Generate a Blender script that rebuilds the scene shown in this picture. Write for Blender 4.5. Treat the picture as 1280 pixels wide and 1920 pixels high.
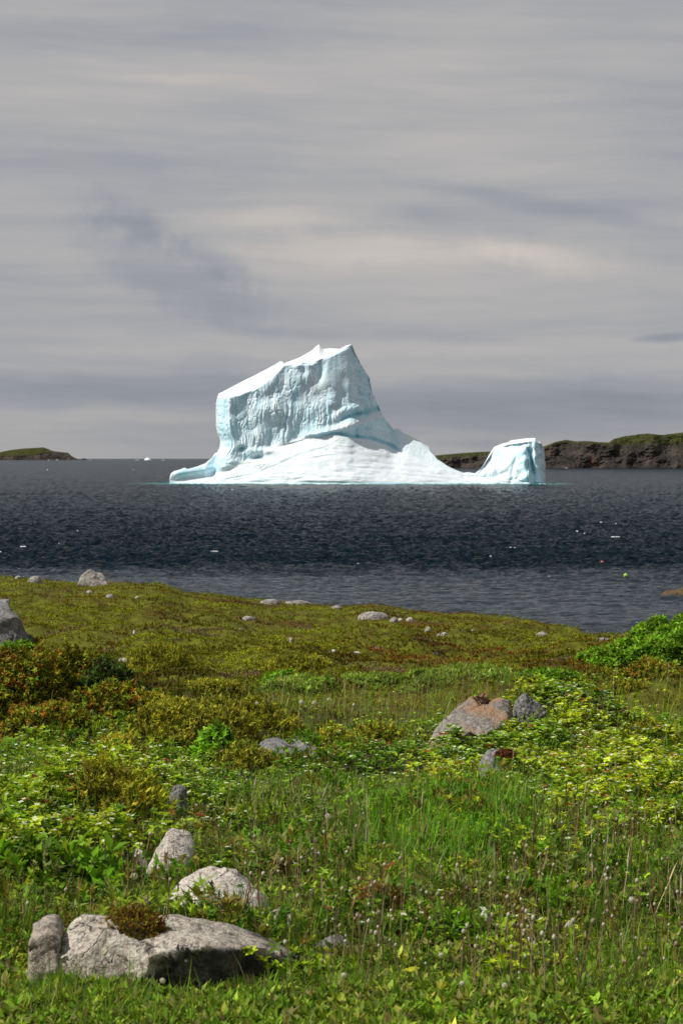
import bpy, bmesh, math, random
import numpy as np
from mathutils import Vector, Matrix
R = math.radians
random.seed(7)
RNG = np.random.default_rng(11)
sc = bpy.context.scene
for o in list(bpy.data.objects): bpy.data.objects.remove(o)

# ------------------------------------------------------------------ camera
CAMZ = 8.0                      # eye height over the sea
F = 3733.0                      # focal length in photo pixels (1280 x 1920)
HY = 859.5                      # row of the horizon in the photo
cam_d = bpy.data.cameras.new('camera'); cam = bpy.data.objects.new('camera', cam_d)
sc.collection.objects.link(cam); sc.camera = cam
cam_d.sensor_fit = 'VERTICAL'; cam_d.sensor_height = 36.0; cam_d.lens = 36.0*F/1920
cam_d.shift_y = (HY-960)/1920.0
cam.location = (0, 0, CAMZ); cam.rotation_euler = (R(90), 0, 0)
cam_d.clip_start = 0.1; cam_d.clip_end = 120000
cam_d.dof.use_dof = True; cam_d.dof.focus_distance = 13.0; cam_d.dof.aperture_fstop = 12.0

# ------------------------------------------------------------------ sun, sky, exposure
SUN_EL, SUN_AZ = 49.0, -101.5     # azimuth from the view direction (+Y), negative = left
az = R(SUN_AZ); el = R(SUN_EL)
sdir = Vector((math.sin(az)*math.cos(el), math.cos(az)*math.cos(el), math.sin(el)))
sun_d = bpy.data.lights.new('sun', 'SUN'); sun = bpy.data.objects.new('sun', sun_d)
sc.collection.objects.link(sun); sun_d.energy = 4.8; sun_d.angle = R(0.5); sun_d.color = (1, .96, .90)
sun.rotation_euler = sdir.to_track_quat('Z', 'Y').to_euler(); sun.location = (-30, 0, 60)
sc.view_settings.view_transform = 'Standard'; sc.view_settings.look = 'None'
sc.view_settings.exposure = 0.0; sc.view_settings.gamma = 1.0

class NT:
    """small node-tree helper"""
    def __init__(s, nt): s.nt = nt; s.nt.nodes.clear()
    def n(s, typ, **kw):
        nd = s.nt.nodes.new(typ)
        for k, v in kw.items():
            if k[0] == '_': nd.inputs[int(k[1:])].default_value = v
            else: setattr(nd, k, v)
        return nd
    def l(s, a, b):
        s.nt.links.new(a, b)
    def put(s, nd, idx, v):
        if isinstance(v, bpy.types.NodeSocket): s.l(v, nd.inputs[idx])
        elif v is not None: nd.inputs[idx].default_value = v
    def math(s, op, a, b=None, c=None, clamp=False):
        nd = s.n('ShaderNodeMath', operation=op); nd.use_clamp = clamp
        s.put(nd, 0, a); s.put(nd, 1, b); s.put(nd, 2, c)
        return nd.outputs[0]
    def noise(s, vec, scale, detail=4, rough=.55, dist=0.0, out=0):
        nd = s.n('ShaderNodeTexNoise'); s.put(nd, 'Vector', vec)
        nd.inputs['Scale'].default_value = scale; nd.inputs['Detail'].default_value = detail
        nd.inputs['Roughness'].default_value = rough; nd.inputs['Distortion'].default_value = dist
        return nd.outputs[out]
    def mixc(s, fac, a, b, bt='MIX'):
        nd = s.n('ShaderNodeMix', data_type='RGBA', blend_type=bt)
        s.put(nd, 0, fac); s.put(nd, 6, c4(a)); s.put(nd, 7, c4(b))
        return nd.outputs[2]
    def ramp(s, fac, stops):
        nd = s.n('ShaderNodeValToRGB'); e = nd.color_ramp.elements
        while len(e) < len(stops): e.new(.5)
        for q, (p, c) in zip(e, stops): q.position = p; q.color = c4(c)
        s.l(fac, nd.inputs[0]); return nd.outputs[0]
    def maprange(s, v, a, b, c=0., d=1., smooth=False):
        nd = s.n('ShaderNodeMapRange'); nd.clamp = True
        if smooth: nd.interpolation_type = 'SMOOTHSTEP'
        s.put(nd, 0, v)
        for i, q in enumerate((a, b, c, d)): s.put(nd, i+1, q)
        return nd.outputs[0]
    def scale(s, vec, x, y, z):
        nd = s.n('ShaderNodeVectorMath', operation='MULTIPLY'); s.put(nd, 0, vec); nd.inputs[1].default_value = (x, y, z)
        return nd.outputs[0]
    def bump(s, h, strength, dist, normal=None):
        nd = s.n('ShaderNodeBump'); nd.inputs['Strength'].default_value = strength; nd.inputs['Distance'].default_value = dist
        s.l(h, nd.inputs['Height'])
        if normal is not None: s.l(normal, nd.inputs['Normal'])
        return nd.outputs[0]
def c4(c):
    if isinstance(c, (tuple, list)):
        return tuple(c) + (1,) if len(c) == 3 else tuple(c)
    if isinstance(c, (int, float)): return (c, c, c, 1)
    return c
def srgb(r, g, b):
    f = lambda v: (v/255/12.92) if v/255 <= .04045 else ((v/255+.055)/1.055)**2.4
    return (f(r), f(g), f(b))

world = bpy.data.worlds.new('World'); sc.world = world; world.use_nodes = True
def build_world():
    t = NT(world.node_tree)
    out = t.n('ShaderNodeOutputWorld'); bg = t.n('ShaderNodeBackground'); bg.inputs[1].default_value = .1
    t.l(bg.outputs[0], out.inputs[0])
    sky = t.n('ShaderNodeTexSky', sky_type='NISHITA'); sky.sun_disc = False
    sky.sun_elevation = el; sky.sun_rotation = az; sky.air_density = 1.0; sky.dust_density = 2.5
    tc = t.n('ShaderNodeTexCoord'); sep = t.n('ShaderNodeSeparateXYZ'); t.l(tc.outputs['Generated'], sep.inputs[0])
    x, y, z = sep.outputs
    A = t.math('ARCTAN2', x, y); E = t.math('ARCSINE', z)           # azimuth and elevation of the direction
    comb = t.n('ShaderNodeCombineXYZ'); t.l(A, comb.inputs[0]); t.l(E, comb.inputs[1])
    v0 = comb.outputs[0]
    # streaky stratus: noise stretched along the horizon, lightly sheared
    wr = t.noise(v0, 9, 3, .5, out=1)
    wv = t.n('ShaderNodeVectorMath', operation='SUBTRACT'); t.l(wr, wv.inputs[0]); wv.inputs[1].default_value = (.5, .5, .5)
    ws = t.n('ShaderNodeVectorMath', operation='SCALE'); t.l(wv.outputs[0], ws.inputs[0]); ws.inputs['Scale'].default_value = .016
    wa = t.n('ShaderNodeVectorMath', operation='ADD'); t.l(v0, wa.inputs[0]); t.l(ws.outputs[0], wa.inputs[1])
    vw = wa.outputs[0]
    mp = t.n('ShaderNodeMapping'); t.l(vw, mp.inputs[0]); mp.inputs['Rotation'].default_value = (0, 0, R(1.5)); mp.inputs['Location'].default_value = (.3, .1, 0)
    s1 = t.noise(t.scale(mp.outputs[0], 1, 9, 1), 3.2, 6, .5)
    s2 = t.noise(t.scale(vw, 1, 4, 1), 2.3, 4, .5)
    s3 = t.noise(t.scale(mp.outputs[0], 1, 11, 1), 11.0, 6, .6)
    val = t.math('MULTIPLY_ADD', t.math('SUBTRACT', s1, .5), .95, .5)
    val = t.math('MULTIPLY_ADD', t.math('SUBTRACT', s2, .5), .85, val)
    val = t.math('MULTIPLY_ADD', t.math('SUBTRACT', s3, .5), .40, val)
    def blob(px, py, rx, ry, amp, tilt=0., warp=.5):
        """soft cloud at the direction seen at photo pixel px,py"""
        nonlocal val
        ax, ey = math.atan((px-640)/F), math.atan((HY-py)/F)
        m = t.n('ShaderNodeMapping', vector_type='TEXTURE'); t.l(vw, m.inputs[0])
        m.inputs['Location'].default_value = (ax, ey, 0); m.inputs['Rotation'].default_value = (0, 0, R(tilt))
        m.inputs['Scale'].default_value = (rx/F, ry/F, 1)
        ln = t.n('ShaderNodeVectorMath', operation='LENGTH'); t.l(m.outputs[0], ln.inputs[0])
        d = t.math('MULTIPLY_ADD', t.math('SUBTRACT', t.noise(v0, 60, 6, .6), .5), warp, ln.outputs['Value'])
        val = t.math('MULTIPLY_ADD', t.maprange(d, 1.0, .15, smooth=True), amp, val)
    blob(330, 520, 280, 90, -.24, -25, 1.0)
    blob(255, 430, 130, 50, -.22, -30, 1.3)
    blob(400, 490, 130, 40, -.18, -30, 1.3)
    blob(520, 415, 300, 36, .30, 2)
    blob(760, 470, 480, 46, .28, 0)
    blob(1040, 490, 210, 42, .28, -6)
    blob(980, 385, 440, 26, -.15, -12)
    blob(260, 150, 420, 16, .13, 1)
    blob(400, 70, 520, 60, -.12, 0)
    blob(150, 320, 520, 70, -.14, 0)
    blob(1245, 640, 90, 13, -.35, 0)
    blob(700, 650, 900, 26, .14, 0)
    blob(100, 735, 700, 50, -.22, 0, .3)
    blob(1050, 765, 640, 90, -.34, 0, .2)
    blob(180, 780, 300, 18, .10, 0)
    blob(110, 800, 130, 10, .12, 0)
    blob(900, 835, 150, 15, -.16, 0, 1.2)
    blob(1000, 250, 700, 60, .08, 0)
    col = t.ramp(val, [(.05, srgb(141, 146, 155)), (.30, srgb(158, 160, 167)), (.50, srgb(172, 172, 174)), (.68, srgb(183, 180, 179)), (.95, srgb(203, 196, 189))])
    # horizon is a shade darker, the unseen upper vault brighter
    hz = t.maprange(E, 0.0, .06, .92, 1.0, True)
    col = t.mixc(1.0, col, hz, 'MULTIPLY')
    hi = t.maprange(E, .25, .9, 1.0, .8, True)
    col = t.mixc(1.0, col, hi, 'MULTIPLY')
    sc_ = t.n('ShaderNodeVectorMath', operation='SCALE'); t.l(col, sc_.inputs[0]); sc_.inputs['Scale'].default_value = 10.0
    # thin gaps of blue high up only
    gap = t.math('MULTIPLY', t.maprange(E, .3, .8, 0, .35, True), t.maprange(s2, .45, .6))
    fin = t.mixc(gap, sc_.outputs[0], sky.outputs[0])
    fin2 = t.mixc(.01, fin, sky.outputs[0])
    t.l(fin2, bg.inputs[0])
build_world()

# ------------------------------------------------------------------ helpers
def link(o, parent=None):
    sc.collection.objects.link(o)
    if parent is not None: o.parent = parent
    return o
def tag(o, label=None, cat=None, group=None, kind=None):
    if label: o['label'] = label
    if cat: o['category'] = cat
    if group: o['group'] = group
    if kind: o['kind'] = kind
    return o
def empty(name, loc=(0, 0, 0), rz=0):
    o = bpy.data.objects.new(name, None); o.location = loc; o.rotation_euler = (0, 0, rz); o.empty_display_size = .1
    return link(o)
def mesh_np(name, V, Fc, mat, parent=None, col=None, smooth=False, attrs=None):
    """mesh object from numpy arrays (all faces the same size)"""
    V = np.ascontiguousarray(V, dtype=np.float32); Fc = np.ascontiguousarray(Fc, dtype=np.int32)
    me = bpy.data.meshes.new(name); k = Fc.shape[1]
    me.vertices.add(len(V)); me.vertices.foreach_set('co', V.ravel())
    me.loops.add(Fc.size); me.loops.foreach_set('vertex_index', Fc.ravel())
    me.polygons.add(len(Fc)); me.polygons.foreach_set('loop_start', np.arange(0, Fc.size, k, dtype=np.int32))
    me.polygons.foreach_set('loop_total', np.full(len(Fc), k, dtype=np.int32))
    if smooth: me.polygons.foreach_set('use_smooth', np.ones(len(Fc), dtype=bool))
    me.update(calc_edges=True)
    if col is not None:
        a = me.color_attributes.new('tint', 'FLOAT_COLOR', 'POINT')
        c = np.ones((len(V), 4), np.float32); c[:, :3] = col; a.data.foreach_set('color', c.ravel())
    for k_, v in (attrs or {}).items():
        a = me.attributes.new(k_, 'FLOAT', 'POINT'); a.data.foreach_set('value', np.ascontiguousarray(v, np.float32))
    me.materials.append(mat)
    return link(bpy.data.objects.new(name, me), parent)

def _h(ix, iy, iz, seed):
    h = (ix.astype(np.int64)*374761393 + iy.astype(np.int64)*668265263 + iz.astype(np.int64)*2147483647 + seed*1274126177) & 0xffffffff
    h = ((h ^ (h >> 13))*1274126177) & 0xffffffff
    return (h ^ (h >> 16)) & 0xffffffff
_G = np.array([(1, 1, 0), (-1, 1, 0), (1, -1, 0), (-1, -1, 0), (1, 0, 1), (-1, 0, 1), (1, 0, -1), (-1, 0, -1), (0, 1, 1), (0, -1, 1), (0, 1, -1), (0, -1, -1)], float)
def vnoise(x, y, z=None, seed=0):
    """smooth gradient noise, roughly in [-1,1]"""
    x = np.asarray(x, float); y = np.asarray(y, float)
    z = np.zeros_like(x)+.37 if z is None else np.asarray(z, float)
    x, y, z = np.broadcast_arrays(x, y, z)
    ix, iy, iz = np.floor(x), np.floor(y), np.floor(z)
    fx, fy, fz = x-ix, y-iy, z-iz
    u, v, w = [f*f*f*(f*(f*6-15)+10) for f in (fx, fy, fz)]
    r = 0
    for dx in (0, 1):
        for dy in (0, 1):
            for dz in (0, 1):
                g = _G[_h(ix+dx, iy+dy, iz+dz, seed) % 12]
                r = r+(g[..., 0]*(fx-dx)+g[..., 1]*(fy-dy)+g[..., 2]*(fz-dz))*(u if dx else 1-u)*(v if dy else 1-v)*(w if dz else 1-w)
    return r*1.5
def fbm(x, y, z=None, oct=4, seed=0, gain=.5, ridged=False):
    r = 0; a = 1; s = 1; tot = 0; x = np.asarray(x, float); y = np.asarray(y, float)
    for i in range(oct):
        n = vnoise(np.asarray(x)*s+i*17.3, np.asarray(y)*s-i*9.1, None if z is None else np.asarray(z)*s+i*5.7, seed+i)
        if ridged: n = 1-2*np.abs(n)
        r = r+a*n; tot += a; a *= gain; s *= 2.03; x, y = .8*x+.6*y, .8*y-.6*x
    return r/tot
def sstep(a, b, x):
    t = np.clip((np.asarray(x, float)-a)/(b-a), 0, 1); return t*t*(3-2*t)
def grid_faces(nu, nv):
    a = np.arange(nu*nv).reshape(nu, nv)
    return np.stack([a[:-1, :-1], a[1:, :-1], a[1:, 1:], a[:-1, 1:]], -1).reshape(-1, 4)
def scr(X, Y, Z):
    return 640+X/Y*F, HY-(Z-CAMZ)/Y*F
def unp(px, py, Y):
    return np.array([(px-640)/F*Y, Y, CAMZ-(py-HY)/F*Y])

# ------------------------------------------------------------------ materials
def new_mat(name):
    m = bpy.data.materials.new(name); m.use_nodes = True; return m, NT(m.node_tree)
def mat_leaf(name, trans=.3, rough=.6, spec=.12):
    m, t = new_mat(name)
    out = t.n('ShaderNodeOutputMaterial'); p = t.n('ShaderNodeBsdfPrincipled')
    a = t.n('ShaderNodeAttribute', attribute_name='tint')
    tr = t.n('ShaderNodeBsdfTranslucent'); mx = t.n('ShaderNodeMixShader'); mx.inputs[0].default_value = trans
    c = a.outputs[0]
    t.l(c, p.inputs['Base Color']); p.inputs['Roughness'].default_value = rough
    p.inputs['Specular IOR Level'].default_value = spec
    tc = t.mixc(1.0, c, (1.25, 1.3, .55), 'MULTIPLY')
    t.l(tc, tr.inputs[0])
    t.l(p.outputs[0], mx.inputs[1]); t.l(tr.outputs[0], mx.inputs[2]); t.l(mx.outputs[0], out.inputs[0])
    return m
def mat_rock(name, c1, c2, c3, scale=1.0, stain=None, stain_amt=0., dark=(.03, .03, .03), bump=.5, sheet=0.0):
    """mottled granite: c1 body, c2 pale, c3 grey patches, specks of lichens, cracks"""
    m, t = new_mat(name)
    out = t.n('ShaderNodeOutputMaterial'); p = t.n('ShaderNodeBsdfPrincipled'); t.l(p.outputs[0], out.inputs[0])
    tc = t.n('ShaderNodeTexCoord'); v = tc.outputs['Object']
    n1 = t.noise(v, 3.2*scale, 8, .62); n2 = t.noise(v, 14*scale, 6, .65); n3 = t.noise(v, 70*scale, 3, .7)
    col = t.mixc(t.maprange(n1, .42, .56), c1, c2); n7 = t.noise(v, 1.6*scale, 4, .6); col = t.mixc(t.math('MULTIPLY', t.maprange(n7, .48, .60), .55), col, c3)
    col = t.mixc(t.math('MULTIPLY', t.maprange(n2, .5, .66), .85), col, c3)
    col = t.mixc(t.math('MULTIPLY', t.maprange(n3, .54, .7), .6), col, dark)
    vz = t.n('ShaderNodeTexVoronoi', feature='DISTANCE_TO_EDGE'); vz.inputs['Scale'].default_value = 3.0*scale
    wp = t.n('ShaderNodeVectorMath', operation='ADD'); t.l(v, wp.inputs[0])
    w2 = t.n('ShaderNodeVectorMath', operation='SCALE'); w2.inputs['Scale'].default_value = .35/scale
    t.l(t.noise(v, 3*scale, 4, out=1), w2.inputs[0]); t.l(w2.outputs[0], wp.inputs[1])
    t.l(t.scale(wp.outputs[0], 1, 1, 1.8), vz.inputs['Vector'])
    crack = t.maprange(vz.outputs[0], 0, .022)
    crm = t.math('MULTIPLY_ADD', t.math('SUBTRACT', 1.0, crack), t.maprange(t.noise(v, 2.1*scale, 3), .45, .6), 0.0)
    col = t.mixc(t.math('MULTIPLY', crm, .4), col, dark)
    n5 = t.noise(v, 34*scale, 5, .75); col = t.mixc(t.math('MULTIPLY', t.maprange(n5, .50, .60), .78), col, tuple(q*.35 for q in c1)); col = t.mixc(t.math('MULTIPLY', t.maprange(n5, .44, .36), .5), col, tuple(min(.8, q*1.3) for q in c2))
    if stain:
        ns = t.maprange(t.noise(v, 1.7*scale, 5, .6, .6), .62-stain_amt*.3, .70-stain_amt*.3)
        col = t.mixc(t.math('MULTIPLY', ns, .85), col, stain)
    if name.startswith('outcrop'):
        lf = t.n('ShaderNodeAttribute', attribute_name='dark_patch').outputs['Fac']
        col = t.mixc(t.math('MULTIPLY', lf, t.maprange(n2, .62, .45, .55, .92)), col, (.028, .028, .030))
    t.l(col, p.inputs['Base Color']); p.inputs['Roughness'].default_value = .88; p.inputs['Specular IOR Level'].default_value = .25
    h = t.math('MULTIPLY_ADD', n2, .5, n1); h = t.math('MULTIPLY_ADD', n3, .12, h)
    h = t.math('MULTIPLY_ADD', crm, -.25, h)
    if sheet:
        wv = t.noise(t.scale(wp.outputs[0], 9, 9, 1.2), 3*scale, 4, .6)
        h = t.math('MULTIPLY_ADD', wv, sheet, h)
    t.l(t.bump(h, bump, .09/scale), p.inputs['Normal'])
    return m
M = {}
M['leaf'] = mat_leaf('leafy_green'); M['grass'] = mat_leaf('grass_blade', .3, .55, .15)
M['needle'] = mat_leaf('needle_foliage', .12, .65, .15); M['dry'] = mat_leaf('dry_stalk', .1, .8, .1)
M['heath'] = mat_leaf('heath_mat', .12, .75, .08); M['petal'] = mat_leaf('white_petal', .25, .6, .2)
M['puff'] = mat_leaf('seed_fluff', .4, .9, .05); M['moss'] = mat_leaf('moss_tufts', .1, .9, .05)
M['granite_warm'] = mat_rock('granite_warm', (.36, .30, .235), (.50, .45, .38), (.22, .20, .18), 1.3, (.33, .20, .11), .25, bump=.9)
M['granite_grey'] = mat_rock('granite_grey', (.17, .165, .16), (.36, .34, .31), (.07, .07, .07), 1.3, bump=.9)
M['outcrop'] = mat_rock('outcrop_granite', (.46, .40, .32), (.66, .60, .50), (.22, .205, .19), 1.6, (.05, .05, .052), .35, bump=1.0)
M['granite_pale'] = mat_rock('granite_pale', (.62, .55, .46), (.80, .74, .65), (.40, .36, .32), 1.6, bump=.9)
M['granite_orange'] = mat_rock('granite_orange', (.27, .24, .21), (.38, .35, .31), (.15, .14, .13), 1.0, (.34, .19, .095), .56, bump=.9)
M['granite_far'] = mat_rock('granite_far', (.34, .31, .275), (.46, .43, .385), (.17, .155, .145), .7, bump=.9)
M['schist'] = mat_rock('streaked_grey_rock', (.21, .205, .20), (.38, .365, .34), (.10, .10, .10), 1.4, bump=.8, sheet=.8)
M['white_stone'] = mat_rock('white_quartz', (.62, .60, .55), (.72, .70, .66), (.42, .40, .36), 3, bump=.6)

def mat_soil():
    m, t = new_mat('peaty_soil')
    out = t.n('ShaderNodeOutputMaterial'); p = t.n('ShaderNodeBsdfPrincipled'); t.l(p.outputs[0], out.inputs[0])
    g = t.n('ShaderNodeNewGeometry'); v = g.outputs['Position']
    n1 = t.noise(v, .55, 6, .6); n2 = t.noise(v, 3.1, 6, .65); n3 = t.noise(v, 24, 4, .7); n4 = t.noise(v, .23, 4, .55)
    heath = t.ramp(n2, [(.32, (.03, .028, .006)), (.45, (.085, .082, .008)), (.55, (.125, .13, .01)), (.68, (.18, .20, .015))])
    rust = t.mixc(t.maprange(n1, .52, .64), heath, (.10, .06, .014))
    yel = t.mixc(t.math('MULTIPLY', t.maprange(n4, .50, .60), .6), rust, (.12, .135, .018))
    soil = t.ramp(n3, [(.3, (.028, .022, .013)), (.6, (.07, .055, .035)), (.8, (.13, .11, .075))])
    sep = t.n('ShaderNodeSeparateXYZ'); t.l(v, sep.inputs[0])
    col = t.mixc(t.maprange(sep.outputs[1], 15, 24), soil, yel)
    # wet rock under the sea's edge
    col = t.mixc(t.maprange(sep.outputs[2], .9, .3), col, (.06, .055, .045))
    t.l(col, p.inputs['Base Color']); p.inputs['Roughness'].default_value = .95; p.inputs['Specular IOR Level'].default_value = .1
    h = t.math('MULTIPLY_ADD', n3, .5, n2)
    t.l(t.bump(h, .8, .12), p.inputs['Normal'])
    return m
M['soil'] = mat_soil()

# ------------------------------------------------------------------ terrain
PY_ = np.array([2, 5.6, 7, 8.5, 10, 13, 17, 22, 28, 36.])
PZ_ = np.array([-1.54, -1.59, -1.66, -1.745, -1.85, -2.08, -2.38, -2.73, -3.08, -3.45])
CR_px = np.array([-1500, -300, 0, 60, 150, 300, 345, 420, 500, 640, 700, 760, 820, 950, 1010, 1060, 1090, 1150, 1280, 1700, 3000.])
CR_y = np.array([1080, 1080, 1083, 1090, 1097, 1094, 1110, 1116, 1129, 1140, 1132, 1144, 1151, 1156, 1166, 1181, 1194, 1199, 1200, 1200, 1200.])
CR_Y = np.array([62, 62, 60, 60, 60, 60, 60, 60, 59, 58, 57, 57, 56, 54, 52, 50, 48, 47, 46, 46, 46.])
MOUNDS = []    # X, Y, rx, ry, h
def add_mound(px, py0, rxp, ry, h):
    Y = gY0(px, py0); MOUNDS.append(((px-640)/F*Y, Y, rxp/F*Y, ry, h))
def terrain(X, Y, rough=True):
    X = np.asarray(X, float); Y = np.asarray(Y, float)
    Ys = np.maximum(Y, 2.0)
    px = 640+X/Ys*F
    z0 = np.interp(Ys, PY_, PZ_)
    Yc = np.interp(px, CR_px, CR_Y); zc = -(np.interp(px, CR_px, CR_y)-HY)/F*Yc
    t = np.clip((Ys-36)/(Yc-36), 0, 1)
    za = -3.45 + (zc+3.45)*(t*t*(3-2*t)*.5+t*.5)
    z = np.where(Ys < 36, z0, za)
    over = np.maximum(Ys-Yc, 0)
    drop = np.where(over < 4, .055*over*over, .88+.44*(over-4))
    z = np.where(over > 0, zc-drop-.06*0, z)
    for (mx, my, rx, ry, h) in MOUNDS:
        d = ((X-mx)/rx)**2+((Y-my)/ry)**2
        z = z+h*np.exp(-d*1.6)
    if rough:
        amp = np.interp(Ys, [4, 10, 20, 34, 52, 58], [.03, .10, .15, .38, .26, .05])
        z = z+amp*fbm(X/2.6+3, Ys/3.2, oct=4, seed=3)
        z = z+np.interp(Ys, [4, 20, 45, 60], [.035, .08, .11, .05])*fbm(X/.7, Ys/.8, oct=3, seed=8)
    if rough is True: z = z+np.interp(Ys, [4, 7, 9, 20, 26], [0, .02, .06, .07, .03])*fbm(X/.42+5, Ys/.5, oct=3, seed=12)
    z = np.maximum(z, -9.6+.3*fbm(X/4, Ys/4, oct=3, seed=5))
    return z+CAMZ
YG = np.exp(np.linspace(math.log(2.5), math.log(64), 1400))
def gY0(px, py, rough=False):
    """distance at which the sight line through a photo pixel meets the ground"""
    X = (px-640)/F*YG; z = terrain(X, YG, rough); s = HY-(z-CAMZ)/YG*F
    i = np.argmax(s <= py)
    return float(YG[i]) if s.min() <= py else float(YG[np.argmin(s)])
def gp(px, py):
    Y = gY0(px, py, True); X = (px-640)/F*Y
    return np.array([X, Y, float(terrain(X, Y))])
for a in [(110, 1345, 330, 4.0, .35), (1075, 1400, 190, 1.7, .40), (360, 1395, 260, 2.0, .22), (160, 1560, 170, .9, .16), (640, 1440, 200, 1.4, .05), (60, 1520, 260, 1.3, .12),
          (1230, 1245, 170, 5, .25), (250, 1230, 160, 4, .15)]:
    add_mound(*a)
def build_ground():
    pxs = np.concatenate([np.linspace(-5200, -400, 60, endpoint=False), np.linspace(-400, 1680, 520), np.linspace(1680, 6500, 61)[1:]])
    Ys = np.exp(np.linspace(math.log(1.6), math.log(110), 620))
    P, Yg = np.meshgrid(pxs, Ys, indexing='ij')
    X = (P-640)/F*Yg*1.0
    # widen the near rows so the sheet also covers the photographer's feet
    X = X+np.sign(P-640)*np.maximum(0, np.abs(P-640)-1040)/F*np.maximum(0, 14-Yg)*1.5
    V = np.stack([X, Yg, terrain(X, Yg)], -1).reshape(-1, 3)
    o = mesh_np('ground', V, grid_faces(*P.shape), M['soil'], smooth=True)
    tag(o, 'boggy headland sloping from the camera down to the sea', 'ground', kind='structure')
build_ground()

# ------------------------------------------------------------------ sea
BERG_Y = 622.0
def mat_sea():
    m, t = new_mat('sea_water')
    out = t.n('ShaderNodeOutputMaterial'); p = t.n('ShaderNodeBsdfPrincipled'); t.l(p.outputs[0], out.inputs[0])
    g = t.n('ShaderNodeNewGeometry'); v = g.outputs['Position']
    sep = t.n('ShaderNodeSeparateXYZ'); t.l(v, sep.inputs[0]); X, Y, Z = sep.outputs
    n1 = t.noise(t.scale(v, 1, 1.6, 1), .9, 6, .62)
    n2 = t.noise(t.scale(v, 1, 2.2, 1), .16, 5, .6)
    n3 = t.noise(t.scale(v, 1, 1.2, 1), .02, 4, .55)
    # sheltered smoother water by the shore
    calm = t.maprange(t.math('MULTIPLY_ADD', t.math('SUBTRACT', t.noise(t.scale(v, 1, 2, 1), .045, 4), .5), 60, Y), 150, 118)
    slick = t.maprange(t.noise(t.scale(v, .25, 1.6, 1), .014, 4, .6), .42, .62)
    base = t.mixc(slick, (.0050, .0140, .0230), (.0085, .0200, .0300))
    base = t.mixc(t.math('MULTIPLY', calm, .6), base, (.022, .028, .036))
    # pale green water over the submerged foot of the iceberg
    def box(v_, a, b, c, d):
        return t.math('MULTIPLY', t.maprange(v_, a, b), t.maprange(v_, d, c))
    gl = t.math('MULTIPLY', box(X, -68, -50, 66, 74), box(Y, 588, 606, 640, 660))
    gl = t.math('MULTIPLY', gl, t.maprange(t.math('ADD', t.math('MULTIPLY', t.noise(v, .08, 3), 40), Y), 612, 632))
    base = t.mixc(t.math('MULTIPLY', gl, .9), base, (.045, .27, .22))
    t.l(base, p.inputs['Base Color'])
    p.inputs['Specular Tint'].default_value = (.55, .78, 1, 1); p.inputs['Roughness'].default_value = .16; p.inputs['IOR'].default_value = 1.333
    h = t.math('MULTIPLY_ADD', n2, 2.4, n1)
    b = t.n('ShaderNodeBump'); t.l(h, b.inputs['Height']); b.inputs['Distance'].default_value = 1.5
    t.l(t.math('MULTIPLY_ADD', calm, -.45, 1.0), b.inputs['Strength'])
    t.l(b.outputs[0], p.inputs['Normal'])
    t.l(t.maprange(calm, 0, 1, .02, .62), p.inputs['Specular IOR Level'])
    return m
M['sea'] = mat_sea()
def wave_z(X, Y):
    Yr = Y
    calm = sstep(160, 110, Y+25*fbm(X/40, Y/40, seed=4, oct=2))
    w = .17*fbm(X/4+.3*Y/4, Y/2.2, oct=2, seed=21)+.32*fbm(X/1.5, Y/1.0, oct=2, seed=25, ridged=True)
    w = w+.20*fbm(X/26+.2*Y/26, Y/13, oct=2, seed=27)*sstep(150, 400, Y)
    return w*(1-.72*calm)
def build_sea():
    pxs = np.concatenate([np.linspace(-9000, -300, 50, endpoint=False), np.linspace(-300, 1580, 520), np.linspace(1580, 10300, 51)[1:]])
    inv = np.linspace(1/62., 1/70000., 1150); Ys = 1/inv
    Ys = np.concatenate([[30, 45, 55], Ys])
    P, Yg = np.meshgrid(pxs, Ys, indexing='ij'); X = (P-640)/F*Yg
    Z = wave_z(X, Yg)
    V = np.stack([X, Yg, Z], -1).reshape(-1, 3)
    o = mesh_np('sea', V, grid_faces(*P.shape), M['sea'], smooth=True)
    tag(o, 'dark slate blue choppy sea', 'water', kind='structure')
build_sea()

def mat_plain(name, c, rough=.8, nscale=6, var=.25, bump=.3, bd=.05):
    m, t = new_mat(name)
    out = t.n('ShaderNodeOutputMaterial'); p = t.n('ShaderNodeBsdfPrincipled'); t.l(p.outputs[0], out.inputs[0])
    tc = t.n('ShaderNodeTexCoord'); n = t.noise(tc.outputs['Object'], nscale, 5, .6)
    lo = tuple(q*(1-var) for q in c); hi = tuple(min(1, q*(1+var)) for q in c)
    t.l(t.mixc(t.maprange(n, .35, .65), lo, hi), p.inputs['Base Color']); p.inputs['Roughness'].default_value = rough
    t.l(t.bump(n, bump, bd), p.inputs['Normal'])
    return m
M['foam'] = mat_plain('white_foam', (.62, .65, .67), .9, 2)

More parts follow.
